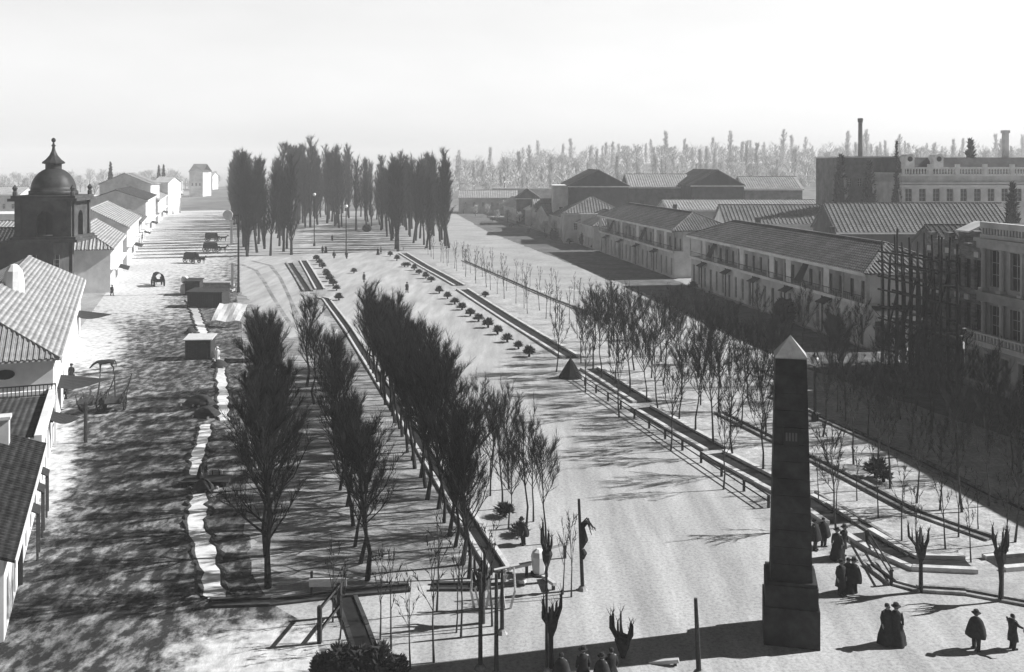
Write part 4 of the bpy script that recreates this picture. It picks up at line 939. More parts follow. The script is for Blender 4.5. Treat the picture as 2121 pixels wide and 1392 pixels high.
for nm, px, ytop, d, ms, H, lab in (('cypress', 1742, 322, 232, CYP, 14, 'dark cypress at the left corner of the ivy-dark building'), ('cypress', 1801, 336, 226, CYP, 14, 'pointed dark cypress right of the factory chimney'),
        ('cypress', 1857, 294, 214, THIN, 21, 'tallest thin-tipped cypress beside the ornate mansion'), ('cypress', 2097, 380, 176, CYP, 14, 'dark cypress in front of the ornate mansion near right edge'),
        ('round_tree', 2010, 290, 262, CYP, 14, 'dark tree rising behind the mansion balustrade'), ('cypress', 229, 337, 380, CYP, 14, 'small dark cypress above the pedimented hall'),
        ('cypress', 329, 343, 470, CYP, 14, 'left of two tiny cypresses over the left street'), ('cypress', 339, 342, 475, CYP, 14, 'right of two tiny cypresses over the left street')):
    p = at(px, d); Hh = zat(ytop, d); s_ = Hh / H; plant(nm, lab, 'cypress' if nm == 'cypress' else 'tree', ms, p, (s_ * .8, s_ * .8, s_) if px > 1000 else (s_ * .55, s_ * .55, s_), 0, 'dark cypresses')
bl = [(808, 531), (822, 540), (838, 553), (845, 553), (858, 560), (868, 568), (882, 577), (893, 584), (910, 608), (927, 619), (942, 630), (957, 642), (974, 655), (991, 666), (1011, 679), (1031, 693), (1051, 709), (1074, 723), (1096, 739)]
for k, p in enumerate(bl): plant('tufted_bush', '%s small dark tufted bush from the far end of the right promenade line' % nth(k), 'bush', TUFT[k % 4], G(*p), (rt.uniform(1.4, 1.9), rt.uniform(1.4, 1.9), rt.uniform(1.4, 2.0)), k, 'tufted bushes right of the promenade')
for k, p in enumerate([(655, 540), (662, 548), (668, 556), (675, 568), (678, 574), (683, 583), (690, 592), (697, 602), (702, 622)]):
    plant('tufted_bush', '%s small dark tufted bush from the far end of the left promenade line' % nth(k), 'bush', TUFT[k % 4], G(*p), rt.uniform(1.5, 2.1), k, 'tufted bushes left of the promenade')
for k, (p, s_, lab) in enumerate((((1005, 615), 1.0, 'dark bush beside a sapling on the far turf'), ((1830, 998), .9, 'dark bush on the furrow right of the obelisk'), ((1815, 990), 1.2, 'small dark bush left of the furrow bush'), ((1435, 600), 1.3, 'dark bush at the corner of the veranda house'),
        ((1480, 600), 1.4, 'dark bush under the first windows of the veranda house'), ((1625, 670), 2.2, 'large dark bush against the middle of the veranda house'), ((1731, 700), 1.9, 'dark bush against the near half of the veranda house'),
        ((1262, 520), 2.2, 'dark bush at the far end of the shaded veranda house'), ((1230, 515), 1.6, 'large dark garden bush left of the shaded veranda house'), ((1180, 505), 1.4, 'dark garden bush by the white gable house'), ((1130, 492), 1.5, 'dark garden bush in the middle of the far gardens'),
        ((1095, 482), 1.2, 'dark garden bush further along the far gardens'), ((1060, 470), 1.4, 'broad dark bush in the far gardens'), ((1020, 458), 1.4, 'far dark bush by the pale field edge'), ((985, 445), 1.4, 'last dark bush next to the right poplars'),
        ((1148, 497), 2.0, 'low dark bush in front of the white gable house'), ((1210, 508), 2.0, 'low dark bush below the small white wall'),
        ((665, 1406), .75, 'dark low bush at the bottom edge, leftmost of the hedge pieces'), ((705, 1408), .95, 'dark low bush at the bottom edge, second hedge piece'), ((745, 1410), 1.05, 'dark low bush at the bottom edge, third hedge piece'), ((785, 1408), .95, 'dark low bush at the bottom edge, fourth hedge piece'), ((825, 1408), .7, 'dark low bush at the bottom edge, last hedge piece'),
        ((1075, 1108), .9, 'dark bush at the foot of the slender bare trees'), ((1045, 1070), .9, 'small dark bush beside the left ditch'), ((760, 480), 2.0, 'dark bush where the two right poplar rows begin'), ((733, 566), 1.0, 'dark clump of bush standing in the middle of the promenade'))):
    sb_ = s_ * (1.0 if s_ > 1.4 or p[1] > 1390 else 1.5); plant('bush', lab, 'bush', BUSH[k % 3] if p[1] > 1390 or s_ > 1.7 else TUFT[k % 4], G(*p), (sb_, sb_ * rt.uniform(.8, 1.2), sb_ * rt.uniform(.8, 1.2)), k, 'loose dark bushes')
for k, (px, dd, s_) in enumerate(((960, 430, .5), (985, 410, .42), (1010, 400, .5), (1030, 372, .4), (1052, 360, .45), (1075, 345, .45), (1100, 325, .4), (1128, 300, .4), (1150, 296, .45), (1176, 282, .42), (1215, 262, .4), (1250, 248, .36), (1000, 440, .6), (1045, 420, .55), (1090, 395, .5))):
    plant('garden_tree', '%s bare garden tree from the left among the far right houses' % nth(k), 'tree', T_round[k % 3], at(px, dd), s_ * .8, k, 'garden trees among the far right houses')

# pollarded trees
def pollard(label, p, H, seed, post=None, s=1.0):
    r = random.Random(seed); o = thing('pollarded_tree', label, 'tree', p, r.uniform(0, 6), 'pollarded stumps of the foreground')
    b = MB(); b.tube([(0, 0, -.05), (.04, 0, H * .5), (0, .03, H)], [.10 * s, .075 * s, .11 * s], 7); b.tube([(0, 0, H - .3), (.03, 0, H + .05), (0, .02, H + .4), (0, 0, H + .65)], [.09 * s, .22 * s, .30 * s, .2 * s], 8); b.build('trunk', M['bark'], o)
    b = MB()
    for k in range(8):
        az = k * .79 + r.uniform(-.35, .35); spl = r.uniform(.25, .8); d = Vector((math.cos(az) * spl, math.sin(az) * spl, 1)).normalized(); q = Vector((math.cos(az) * .16 * s, math.sin(az) * .16 * s, H + r.uniform(.2, .6)))
        l = r.uniform(.6, 1.45); w_ = r.uniform(.05, .10) * s; bd = Vector((r.uniform(-.12, .12), r.uniform(-.12, .12), 0)); tip = q + d * l * .55 + bd + Vector((0, 0, l * .4))
        b.tube([q, q + d * l * .5 + bd, tip], [w_, w_ * .85, w_ * .6], 5)
        for _ in range(5): b.spike(tip, Vector((r.uniform(-.6, .6), r.uniform(-.6, .6), 1)).normalized(), r.uniform(.2, .55), .018)
    b.build('branch_stubs', M['bark'], o)
    if post: b = MB(); b.tube([(.1, .1, 0), (.15, .1, H + post)], [.07, .05], 6); b.build('stake', M['oldwood'], o)
pollard('pollarded tree with thick upturned stubs, second from the right edge', G(1908, 1228), 1.9, 1, 1.4)
pollard('pollarded tree with thick upturned stubs nearest the right edge', G(2071, 1246), 2.0, 2, 1.2)
pollard('agave-like pollarded stump with a tall stake at the bottom centre', G(1290, 1362), .35, 3, 1.5, 1.2)
pollard('dark pollarded stump left of the bottom centre bushes', G(1142, 1384), 1.7, 4, .9, 1.1)
pollard('pollarded stump beside the white stone block', G(1133, 1205), 1.1, 5, .8)
pollard('thick dark stump against the tangled pale posts', G(998, 1290), 1.6, 6, 2.0)
def pole(label, p, H, r0=.1, lean=(0, 0), grp='bare poles of the foreground'):
    o = thing('pole', label, 'pole', p, 0, grp); b = MB(); b.tube([(0, 0, -.1), (lean[0] * .5, lean[1] * .5, H * .5), (lean[0], lean[1], H)], [r0 * 1.15, r0, r0 * .75], 8); b.build('shaft', M['timber'], o)
    b = MB(); b.lathe([(r0 * 3.2, 0), (r0 * 2.2, .16), (r0 * 1.3, .22)], 8); b.build('footing', M['earth'], o); return o
p1 = pole('tall dark pole with a drooping withered plant, left of the promenade centre', G(1207, 1222), 4.7, .09, (-.2, 0))
b = MB(); r = random.Random(9)
for k in range(7):
    a0 = Vector((-.08, 0, 3.1 + .05 * k)); e1 = a0 + Vector((r.uniform(.2, .5), r.uniform(-.15, .15), .35)); e2 = a0 + Vector((r.uniform(.5, .85), r.uniform(-.2, .2), r.uniform(-.3, .1)))
    b.tube([a0, e1, e2], [.06, .05, .02], 5)
b.tube([(-.05, 0, 2.2), (.1, 0, 2.6), (.02, 0, 3.2)], [.1, .2, .1], 7); b.tube([(0, 0, 1.6), (.04, 0, 1.9), (0, 0, 2.1)], [.08, .2, .1], 7); b.build('withered_plant', M['cloth'], p1)
pole('plain dark pole rising from the bottom edge left of the obelisk shadow', G(1448, 1398), 3.3, .1, (-.15, 0))
pole('dark pole among tangled pale posts, nearest the bottom edge', G(1028, 1400), 4.4, .09)
pole('dark pole among tangled pale posts, with its foot on the pale bed', G(1040, 1312), 3.0, .09)
pole('dark pole among tangled pale posts, farther left', G(995, 1386), 4.2, .09)
pole('thin tall pole beside the bottom dark stump', G(1132, 1392), 4.6, .06)
for k, (p, a_, l, z, lab) in enumerate((((1062, 1196), R(12), 2.0, .55, 'pale sawn timber propped left of the white stone block'), ((1145, 1160), R(20), 1.9, .75, 'pale sawn timber propped right of the white stone block'), ((1137, 1212), R(-70), 1.6, .25, 'pale timber lying on the promenade edge'),
        ((1375, 1376), R(-12), 1.3, .12, 'short pale timber lying in the obelisk shadow'), ((1072, 1210), R(-35), 1.0, .15, 'short pale timber beside the dark ditch end'))):
    q = G(*p); o = thing('timber_beam', lab, 'timber', q, a_, 'pale loose timbers'); b = MB(); b.bar((-l / 2, 0, z - .12), (l / 2, 0, z + .12), .2, .16); b.build('plank', M['palewood'], o)
    b = MB()
    for sx in (-1, 1): b.box(sx * l * .38 - .07, sx * l * .38 + .07, -.07, .07, 0, max(.02, z + sx * .09 - .085))
    b.build('support', M['timber'], o)
# pale tangled posts (a frame of debarked branches)
o = thing('branch_frame', 'tangled pale debarked branches tied between dark poles', 'frame', G(1020, 1260)); r = random.Random(4); b = MB()
for k in range(7):
    x_ = -.9 + k * .3; b.tube([(x_, 0, 0), (x_ + r.uniform(-.3, .3), r.uniform(-.3, .3), 1.0), (x_ + r.uniform(-.5, .6), r.uniform(-.3, .3), 2.0)], [.07, .06, .04], 5)
b.build('pale_branches', M['palewood'], o); b = MB(); b.tube([(-1.2, 0, 1.1), (1.3, 0, 1.3)], .07, 5); b.tube([(-1.1, .1, 1.9), (1.0, .1, 1.7)], .06, 5); b.build('cross_rail', M['timber'], o)
o = thing('stone_block', 'rough white stone block standing on the promenade edge', 'stone', G(1116, 1190), .3); b = MB(); b.lathe([(.3, 0), (.38, .5), (.42, 1.0), (.33, 1.25), (.12, 1.38)], 7); b.build('block', M['white'], o); b = MB(); b.lathe([(.5, 0), (.48, .1), (.32, .12)], 8); b.build('plinth', M['stone'], o)
# low rail fence along the right promenade edge
def rail_fence(label, p0, p1, step=3.2, hgt=.75, grp='low rail fences'):
    a, c = G(*p0), G(*p1); d_ = c - a; L = d_.length; o = thing('rail_fence', label, 'fence', a, math.atan2(d_.y, d_.x), grp); n = int(L / step)
    for k in range(n + 1):
        b = MB(); x_ = L * k / n; b.box(x_ - .07, x_ + .07, -.07, .07, 0, hgt + .08); b.build('post', M['timber'], o)
    for z in (.35, hgt): b = MB(); b.tube([(0, .09, z), (L, .09, z)], .05, 5); b.build('rail', M['timber'], o)
rail_fence('low dark rail fence along the right promenade edge', (1190, 785), (1592, 1052))
rail_fence('low dark rail fence before the poplars at the right', (835, 518), (925, 516), 4)
rail_fence('low rail fence at the right edge of the picture', (1795, 1128), (1846, 1212), 3)
o = thing('tent', 'small dark pointed tent beside the right ditch', 'tent', G(1182, 782), R(20)); b = MB(); b.lathe([(1.25, 0), (1.15, .3), (.4, 1.5), (.06, 2.0)], 9); b.build('cover', M['cloth'], o); b = MB(); b.tube([(0, 0, 1.9), (0, 0, 2.35)], .06, 5); b.build('pole', M['timber'], o)
o = thing('timber_gate', 'square post and rail gate at the bottom left bed', 'gate', G(662, 1332), R(80)); b = MB()
for x_ in (0, 2.6): b = MB(); b.box(x_ - .09, x_ + .09, -.09, .09, 0, 1.7); b.build('post', M['timber'], o); b = MB(); b.box(.1, 2.5, -.05, .05, 1.5, 1.62); b.box(.1, 2.5, -.05, .05, .5, .62); b.build('rail', M['oldwood'], o)
o = thing('plank_barrier', 'pale board barrier over the cross ditch', 'barrier', G(640, 1238), R(3)); b = MB(); b.box(0, 1.9, -.04, .04, .55, .95); b.build('board', M['palewood'], o); b = MB()
for x_ in (.12, 1.78): b = MB(); b.box(x_ - .06, x_ + .06, .045, .16, 0, 1.3); b.build('post', M['timber'], o)

# lamps
def lamp(label, p, H, arm=0):
    o = thing('lamp_post', label, 'lamp', p, 0, 'globe lamp posts'); b = MB(); b.lathe([(.32, 0), (.3, .6), (.14, .8), (.11, H - .5), (.2, H - .4), (.12, H - .3)], 8); b.build('post', M['iron'], o)
    b = MB(); b.lathe([(.1, H - .3), (.34, H - .1), (.45, H + .15), (.34, H + .42), (.1, H + .55)], 10); b.build('globe', M['globe'], o, True); b = MB(); b.lathe([(.3, H + .551), (.1, H + .75), (.02, H + .9)], 8); b.build('cap', M['iron'], o)
lamp('globe lamp post standing on the promenade before the poplars', G(717, 528), zat(424, F * EYE / (528 - HY)) - .5)
lamp('taller lamp post left of the globe lamp, near the far ditch', G(651, 510), zat(400, F * EYE / (510 - HY)) - .5)
lamp('globe lamp half hidden behind the obelisk on its right', G(1688, 872), 5.0)
pS = G(494, 606); dS = pS.y
o = thing('signal_mast', 'tall dark mast with a round white disc at the path corner', 'mast', pS, 0); b = MB(); b.lathe([(.28, 0), (.2, 1.0), (.16, 8), (.1, 13.5)], 8); b.build('mast', M['timber'], o)
b = MB(); b.tube([(-1.75, -.35, 13.3), (-1.75, -.2, 13.3)], .85, 18); b.build('disc', M['white'], o); b = MB(); b.bar((-1.7, -.1, 13.3), (0, -.1, 13.2), .14, .14); b.build('arm', M['timber'], o)
b = MB(); b.box(-1.35, -.95, -.3, -.12, 8.2, 12.0); b.build('white_board', M['white'], o); b = MB(); b.box(-1.2, -.8, -.3, -.12, .6, 5.0); b.build('white_board', M['white'], o); b = MB(); b.bar((-1.1, -.11, 8.4), (0, 0, 8.4), .1, .1); b.bar((-1.1, -.11, 11.8), (0, 0, 11.8), .1, .1); b.bar((-1, -.11, .9), (0, 0, .9), .1, .1); b.bar((-1, -.11, 4.7), (0, 0, 4.7), .1, .1); b.build('bracket', M['timber'], o)

# works in the left street
def hut(label, p, wd, dp, H, rz, m='timber', rm='palewood', nm='hut'):
    o = thing(nm, label, 'hut', p, rz, 'workers huts'); b = MB(); b.box(-wd / 2, wd / 2, -dp / 2, dp / 2, 0, H)
    for k in range(int(wd / .3)): b.box(-wd / 2 + k * .3, -wd / 2 + k * .3 + .05, -dp / 2 - .03, -dp / 2 - .003, 0, H)
    b.build('plank_wall', M[m], o); b = MB(); b.slab([(-wd / 2 - .2, -dp / 2 - .25, H + .1), (wd / 2 + .2, -dp / 2 - .25, H + .1), (wd / 2 + .2, dp / 2 + .2, H + .35), (-wd / 2 - .2, dp / 2 + .2, H + .35)], .09); b.build('roof', M[rm], o)
    b = MB(); b.box(wd * .1, wd * .1 + .75, -dp / 2 - .06, -dp / 2 - .033, .05, min(H - .2, 1.8)); b.build('door', M['pane'], o)
hut('dark timber hut beside the slanting pale trench', G(415, 741), 2.8, 2.2, 2.2, R(4)); hut('dark timber hut half hidden under the dense trees', G(556, 745), 2.7, 2.2, 2.5, R(2))
hut('low dark shed at the end of the construction ground', G(432, 634), 5.5, 3, 2.3, R(-6), rm='timber', nm='shed'); hut('small grey-boarded cabin on the far construction ground', G(402, 610), 2.4, 2.2, 2.3, R(3), rm='timber', nm='cabin')
pt = G(474, 676); o = thing('canvas_shelter', 'tilted white canvas shelter at the head of the trench', 'shelter', pt, R(-8)); b = MB(); N = 6
for k in range(N):
    for j in range(3):
        f = lambda u, v: (-2 + 4 * u, -1.1 + 2.6 * v, .9 + 2.0 * v + .12 * math.sin(u * 9 + v * 3))
        b.slab([f(k / N, j / 3), f((k + 1) / N, j / 3), f((k + 1) / N, (j + 1) / 3), f(k / N, (j + 1) / 3)], .04)
b.build('canvas', M['canvas'], o); b = MB()
for x_, y_, z_ in ((-1.95, -1.0, .9), (1.9, -1.0, .9), (-1.95, 1.4, 2.75), (1.9, 1.4, 2.75)): b = MB(); b.tube([(x_, y_, 0), (x_, y_, z_)], .06, 5); b.build('post', M['oldwood'], o)
o = thing('stone_slab_stack', 'stack of pale stone slabs on the far construction ground', 'stones', G(446, 603), 0); b = MB(); r = random.Random(2)
for k in range(4): b.box(-3.2 + r.uniform(-.2, .2), 3.0 + r.uniform(-.2, .2), -1.0, 1.0, k * .42, k * .42 + .36)
b.build('slabs', M['capstone'], o); b = MB(); b.box(-3.3, 3.2, -1.2, 1.2, -.02, .0); b.build('bedding', M['kerb'], o)
o = thing('white_pillar', 'white round-capped pillar at the far end of the slanting trench', 'pillar', G(383, 608)); b = MB(); b.lathe([(.75, 0), (.85, .7), (.7, 1.4), (.3, 1.7), (.25, 1.9)], 10); b.build('body', M['white'], o); b = MB(); b.lathe([(.3, 1.9), (.6, 2.1), (.62, 2.6), (.4, 2.95), (.05, 3.05)], 10); b.build('cap', M['white'], o); b = MB(); b.lathe([(.5, 1.84), (.52, 1.98), (.4, 2.0)], 10); b.build('band', M['iron'], o)
o = thing('plank_bridge', 'dark plank crossing over the pale winding trench', 'bridge', G(428, 1002), R(2)); b = MB()
for k in range(7): b.box(-1.6 + k * .02, 1.7 - k * .03, -.75 + k * .22, -.56 + k * .22, .3, .38)
b.build('deck', M['timber'], o); b = MB(); b.box(-1.5, -1.2, -.7, .8, 0, .297); b.box(1.2, 1.5, -.7, .8, 0, .297); b.build('bearer', M['timber'], o)
o = thing('barrel', 'small pale overturned barrel beside the plank crossing', 'barrel', G(446, 990), R(25)); b = MB(); b.tube([(-.45, 0, .3), (0, 0, .3), (.45, 0, .3)], [.24, .3, .24], 10); b.build('staves', M['palewood'], o); b = MB(); b.tube([(-.25, 0, .3), (-.2, 0, .3)], .305, 10); b.tube([(.2, 0, .3), (.25, 0, .3)], .305, 10); b.build('hoop', M['iron'], o)
for k, p in enumerate(((440, 742), (428, 860), (420, 1015), (395, 690), (455, 760), (412, 835))):
    o = thing('spoil_heap', 'dark heap of dug earth, %s along the trench' % ('by the hut', 'above the water', 'by the plank crossing', 'left of the slanting trench', 'under the tree edge', 'largest in the street')[k], 'earth heap', G(*p), k); r = random.Random(k); b = MB()
    rr = (.9, 1.3, .8, .8, 1.0, 1.5)[k]; b.lathe([(rr, 0), (rr * .85, .25), (rr * .5, .6), (rr * .1, .8)], 9); b.build('heap', M['timber'], o, True); b = MB()
    for j in range(14): a_ = r.uniform(0, 6.28); q = rr * r.uniform(.3, 1.15); b.lathe([(.14, 0), (.12, .14), (.03, .2)], 5, (q * math.cos(a_), q * math.sin(a_)))
    b.build('clods', M['earth'], o)

# ------------------------------------------------------------------ people, animals, carts
def skin_mesh(name, V, E, m, parent=None, levels=1):
    me = bpy.data.meshes.new(name); me.from_pydata([v[:3] for v in V], E, []); me.materials.append(m); me.update()
    o = bpy.data.objects.new(name, me); col.objects.link(o); o.parent = parent
    md = o.modifiers.new('skin', 'SKIN'); md.use_smooth_shade = True
    for k, sv in enumerate(me.skin_vertices[0].data): sv.radius = (V[k][3], V[k][3]); sv.use_root = (k == 0)
    sb = o.modifiers.new('subdivision', 'SUBSURF'); sb.levels = levels; sb.render_levels = levels
    return o
def person_body(pose):
    V = [(0, 0, .93, .13)]; E = []
    def add(p, r_, par): V.append((*p, r_)); E.append((par, len(V) - 1)); return len(V) - 1
    ln = pose.get('lean', 0)
    sp = add((0, -ln * .3, 1.14), .12, 0); chs = add((0, -ln * .7, 1.36), .15, sp); nk = add((0, -ln, 1.49), .055, chs)
    hd = add((0, -ln - .02, 1.57), .085, nk); hm = add((0, -ln - .02, 1.64), .095, hd); add((0, -ln - .01, 1.71), .07, hm); add((0, -ln - .125, 1.60), .018, hd)
    for sx in (-1, 1):
        add((sx * .10, -ln, 1.61), .018, hm)
        sh = add((sx * .19, -ln * .75, 1.40), .068, chs); arm = pose.get('arm', ((.26, .03, 1.13), (.27, -.07, .90)))
        el = add((sx * arm[0][0], arm[0][1] - ln, arm[0][2]), .046, sh); wr = add((sx * arm[1][0], arm[1][1] - ln, arm[1][2]), .032, el)
        pa = add((sx * arm[1][0], arm[1][1] - .02 - ln, arm[1][2] - .07), .036, wr)
        x0, y0, z0 = sx * arm[1][0], arm[1][1] - .02 - ln, arm[1][2] - .07
        for k, l in enumerate((.075, .088, .082, .06)):
            f1 = add((x0, y0 - .035 + k * .022, z0 - .045), .010, pa); f2 = add((x0 - sx * .008, y0 - .037 + k * .022, z0 - .045 - l * .5), .009, f1); add((x0 - sx * .022, y0 - .037 + k * .022, z0 - .045 - l), .008, f2)
        t1 = add((x0 - sx * .015, y0 - .05, z0 - .0), .011, pa); add((x0 - sx * .022, y0 - .065, z0 - .045), .009, t1)
        st_ = pose.get('step', .0) * sx
        hp = add((sx * .09, 0, .86), .10, 0); kn = add((sx * .10, -.03 - st_ * .5, .48), .068, hp); an = add((sx * .10, .02 - st_, .09), .043, kn); add((sx * .11, -.13 - st_, .045), .042, an)
    return V, E
def coat_mesh(kind, ln=0.0):
    b = MB()
    prof = {'poncho': [(.43, .62), (.44, .72), (.39, 1.0), (.30, 1.3), (.22, 1.43), (.08, 1.52)], 'coat': [(.29, .45), (.27, .7), (.22, 1.0), (.25, 1.25), (.25, 1.4), (.08, 1.52)],
            'dress': [(.42, .03), (.37, .4), (.27, .8), (.19, 1.02), (.22, 1.25), (.22, 1.4), (.07, 1.52)]}[kind]
    n = 26; rings = []
    for rr, z in prof:
        i = len(b.v)
        for j in range(n):
            a_ = 2 * math.pi * j / n; t = max(0, min(1, (z - .3) / 1.1)); wv = 1 + .11 * math.sin(a_ * 5 + z * 3) * (1 - t) + .03 * math.sin(a_ * 3); t = max(0, (z - .93) / .6)
            b.v.append((rr * wv * math.cos(a_), rr * .78 * wv * math.sin(a_) - ln * t, z))
        rings.append(i)
    for a, c in zip(rings, rings[1:]):
        for j in range(n): b.f.append((a + j, a + (j + 1) % n, c + (j + 1) % n, c + j)); b.m.append(0)
    return b
def person(label, p, rz, coat='coat', hat=True, cm='cloth', pose={}, s=1.0, legs='cloth', group='people in the avenue'):
    o = thing('person', label, 'person', p, rz, group); o.scale = (s, s, s); ln = pose.get('lean', 0)
    V, E = person_body(pose); skin_mesh('body', V, E, M['skin'], o)
    coat_mesh(coat, ln).build('coat' if coat != 'dress' else 'dress', M[cm], o, True)
    if coat != 'dress':
        b = MB(); st = pose.get('step', 0)
        for sx in (-1, 1):
            b.tube([(sx * .09, 0, .92), (sx * .10, -.03 - st * sx * .5, .48), (sx * .10, .02 - st * sx, .06)], [.125, .10, .08], 8); b.bar((sx * .10, .1 - st * sx, .05), (sx * .11, -.17 - st * sx, .04), .1, .09)
        b.build('trousers', M[legs], o)
    arm = pose.get('arm', ((.26, .03, 1.13), (.27, -.07, .90)))
    if coat == 'coat' or coat == 'dress':
        for sx in (-1, 1):
            b = MB(); b.tube([(sx * .18, -ln * .75, 1.41), (sx * arm[0][0], arm[0][1] - ln, arm[0][2]), (sx * arm[1][0], arm[1][1] - ln, arm[1][2] + .02)], [.085, .065, .05], 7); b.build('sleeve', M[cm], o)
    b = MB(); b.lathe([(.105, 1.60), (.112, 1.66), (.09, 1.73), (.03, 1.755)], 10, (0, -ln + .02)); b.build('hair', M['bark'], o, True)
    b = MB()
    for sx in (-1, 1): b.box(sx * .035 - .012, sx * .035 + .012, -ln - .118, -ln - .098, 1.632, 1.648)
    b.box(-.028, .028, -ln - .116, -ln - .1, 1.545, 1.555); b.build('eyes_and_mouth', M['bark'], o)
    if hat: b = MB(); b.lathe([(.2, 1.675), (.21, 1.69), (.12, 1.70), (.115, 1.80), (.09, 1.83)], 12, (0, -ln)); b.build('hat', M[cm if hat is True else hat], o)
    return o
person('person in a wide dark cloak and hat, second from the right edge', G(2022, 1346), R(150), 'poncho', True, 'cloth', {'step': .12})
person('person in dark coat at the right edge of the picture, arm stretched out', G(2098, 1345), R(100), 'coat', False, 'cloth', {'arm': ((.38, -.05, 1.30), (.60, -.12, 1.28))}, .92)
person('left person of the dark standing trio right of the obelisk', G(1742, 1232), R(20), 'coat', True, 'cloth'); person('middle person of the dark standing trio, long skirt', G(1757, 1226), R(-20), 'dress', False, 'cloth'); person('right person of the dark standing trio, broad cloak', G(1769, 1228), R(-60), 'poncho', True, 'cloth')
person('left of two dark cloaked persons sitting by the ditch beside the obelisk', G(1688, 1140), R(60), 'poncho', True, 'cloth', {}, 1.0); person('right of two dark cloaked persons by the ditch beside the obelisk', G(1706, 1132), R(10), 'poncho', False, 'cloth', {}, .95)
person('dark person standing under the thin tree beside the ditch right of obelisk', G(1734, 1160), R(-30), 'dress', True, 'cloth', {}, 1.0); person('dark stooping person next to the ditch right of the obelisk', G(1745, 1152), R(40), 'coat', True, 'cloth', {'lean': .12}, 1.0)
person('left person of the dark blurred pair at the lower right', G(1838, 1334), R(10), 'dress', False, 'cloth', {}, 1.06); person('right person of the dark blurred pair at the lower right', G(1856, 1336), R(-15), 'dress', True, 'cloth', {}, 1.06)
person('lone dark walker in the middle of the bright promenade', G(843, 606), R(30), 'coat', True, 'cloth', {'step': .2}); person('small walker near the globe lamp on the promenade', G(754, 584), R(-30), 'coat', True, 'cloth_grey', {'step': .15})
person('left walker of the far pair by the tall left lamp', G(668, 524), R(0), 'coat', True); person('right walker of the far pair by the tall left lamp', G(675, 523), R(40), 'dress', False)
person('walker on the far promenade between the two lamps', G(692, 535), R(0), 'poncho', True); person('distant walker left of the globe lamp shaft', G(688, 499), R(0), 'coat', True); person('walker left of the first tufted bush on the promenade', G(783, 528), R(0), 'dress', False); person('second walker at the far end of the bush line', G(789, 526), R(90), 'coat', True)
person('walker directly below the globe lamp post', G(718, 536), R(200), 'coat', True)
person('dark crouching figure with white bundle near the slender bare trees', G(1084, 1128), R(-50), 'poncho', True, 'cloth', {'lean': .15}, .9)
person('dark figure leaning on the white street house wall', G(137, 826), R(-70), 'coat', True); person('small figure walking by the white street house', G(148, 728), R(20), 'coat', True); person('figure in the street before the second white house', G(148, 790), R(0), 'dress', True)
person('figure crossing the left street below the hip-roofed house', G(232, 612), R(60), 'coat', True, 'cloth', {'step': .2})
person('white-shirted worker at the hut of the slanting trench', G(450, 752), R(0), 'coat', True, 'white'); person('worker bending at the plank crossing', G(416, 1002), R(60), 'coat', True, 'cloth', {'lean': .3})

person('shawled dark person at the bottom edge, leftmost of the four heads', G(1163, 1436), R(170), 'poncho', False, 'cloth', {}, .97); person('shawled dark person at the bottom edge, tallest broad one of the four', G(1208, 1428), R(190), 'dress', True, 'cloth', {}, 1.0)
person('shawled dark person at the bottom edge, lower head third from left', G(1247, 1438), R(150), 'poncho', True, 'cloth', {}, .95); person('shawled dark person at the bottom edge, rightmost of the four heads', G(1266, 1428), R(200), 'dress', False, 'cloth', {}, 1.0)
def quadruped(o, m, s=1.0, head_down=0.0, name='body'):
    V = [(0, .2, 1.22, .27)]; E = []
    def add(p, r_, par): V.append((*p, r_)); E.append((par, len(V) - 1)); return len(V) - 1
    ru = add((0, .68, 1.26), .25, 0); ch_ = add((0, -.5, 1.22), .28, 0); hd = head_down
    nb = add((0, -.82, 1.42 - hd * .15), .18, ch_); nk = add((0, -1.1, 1.68 - hd * .7), .125, nb); po = add((0, -1.3, 1.86 - hd * 1.1), .11, nk); mz = add((0, -1.55, 1.62 - hd * 1.15), .085, po); add((0, -1.68, 1.5 - hd * 1.15), .06, mz)
    for sx in (-1, 1):
        add((sx * .08, -1.26, 2.04 - hd * 1.1), .02, po)
        a = add((sx * .17, -.55, .98), .12, ch_); a = add((sx * .17, -.56, .55), .065, a); a = add((sx * .17, -.57, .12), .042, a); add((sx * .17, -.63, .04), .055, a)
        a = add((sx * .18, .68, 1.0), .16, ru); a = add((sx * .19, .56, .80), .10, a); a = add((sx * .18, .84, .52), .058, a); a = add((sx * .18, .78, .12), .042, a); add((sx * .18, .73, .04), .055, a)
    t = add((0, .96, 1.28), .05, ru); t = add((0, 1.08, .95), .055, t); add((0, 1.08, .55), .03, t)
    ob = skin_mesh(name, V, E, m, o, 2); return ob
def horse(label, p, rz, m='hide', s=1.0, hd=0.0, grp='horses and beasts in the avenue', name='horse'):
    o = thing(name, label, name, p, rz, grp); o.scale = (s, s, s); quadruped(o, M[m], 1, hd)
    b = MB(); r = random.Random(3)
    for k in range(26):
        t = k / 25; q = Vector((0, -.82 - .44 * t, 1.58 + .42 * t - hd * (.2 + .9 * t))); b.spike(q, Vector((r.uniform(-.4, .4), .6, -.5)).normalized(), .28, .04)
    b.build('mane', M['bark'], o); return o
horse('dark horse with lowered head standing alone in the left street', G(219, 772), R(-62), 'hide', .95, .75)
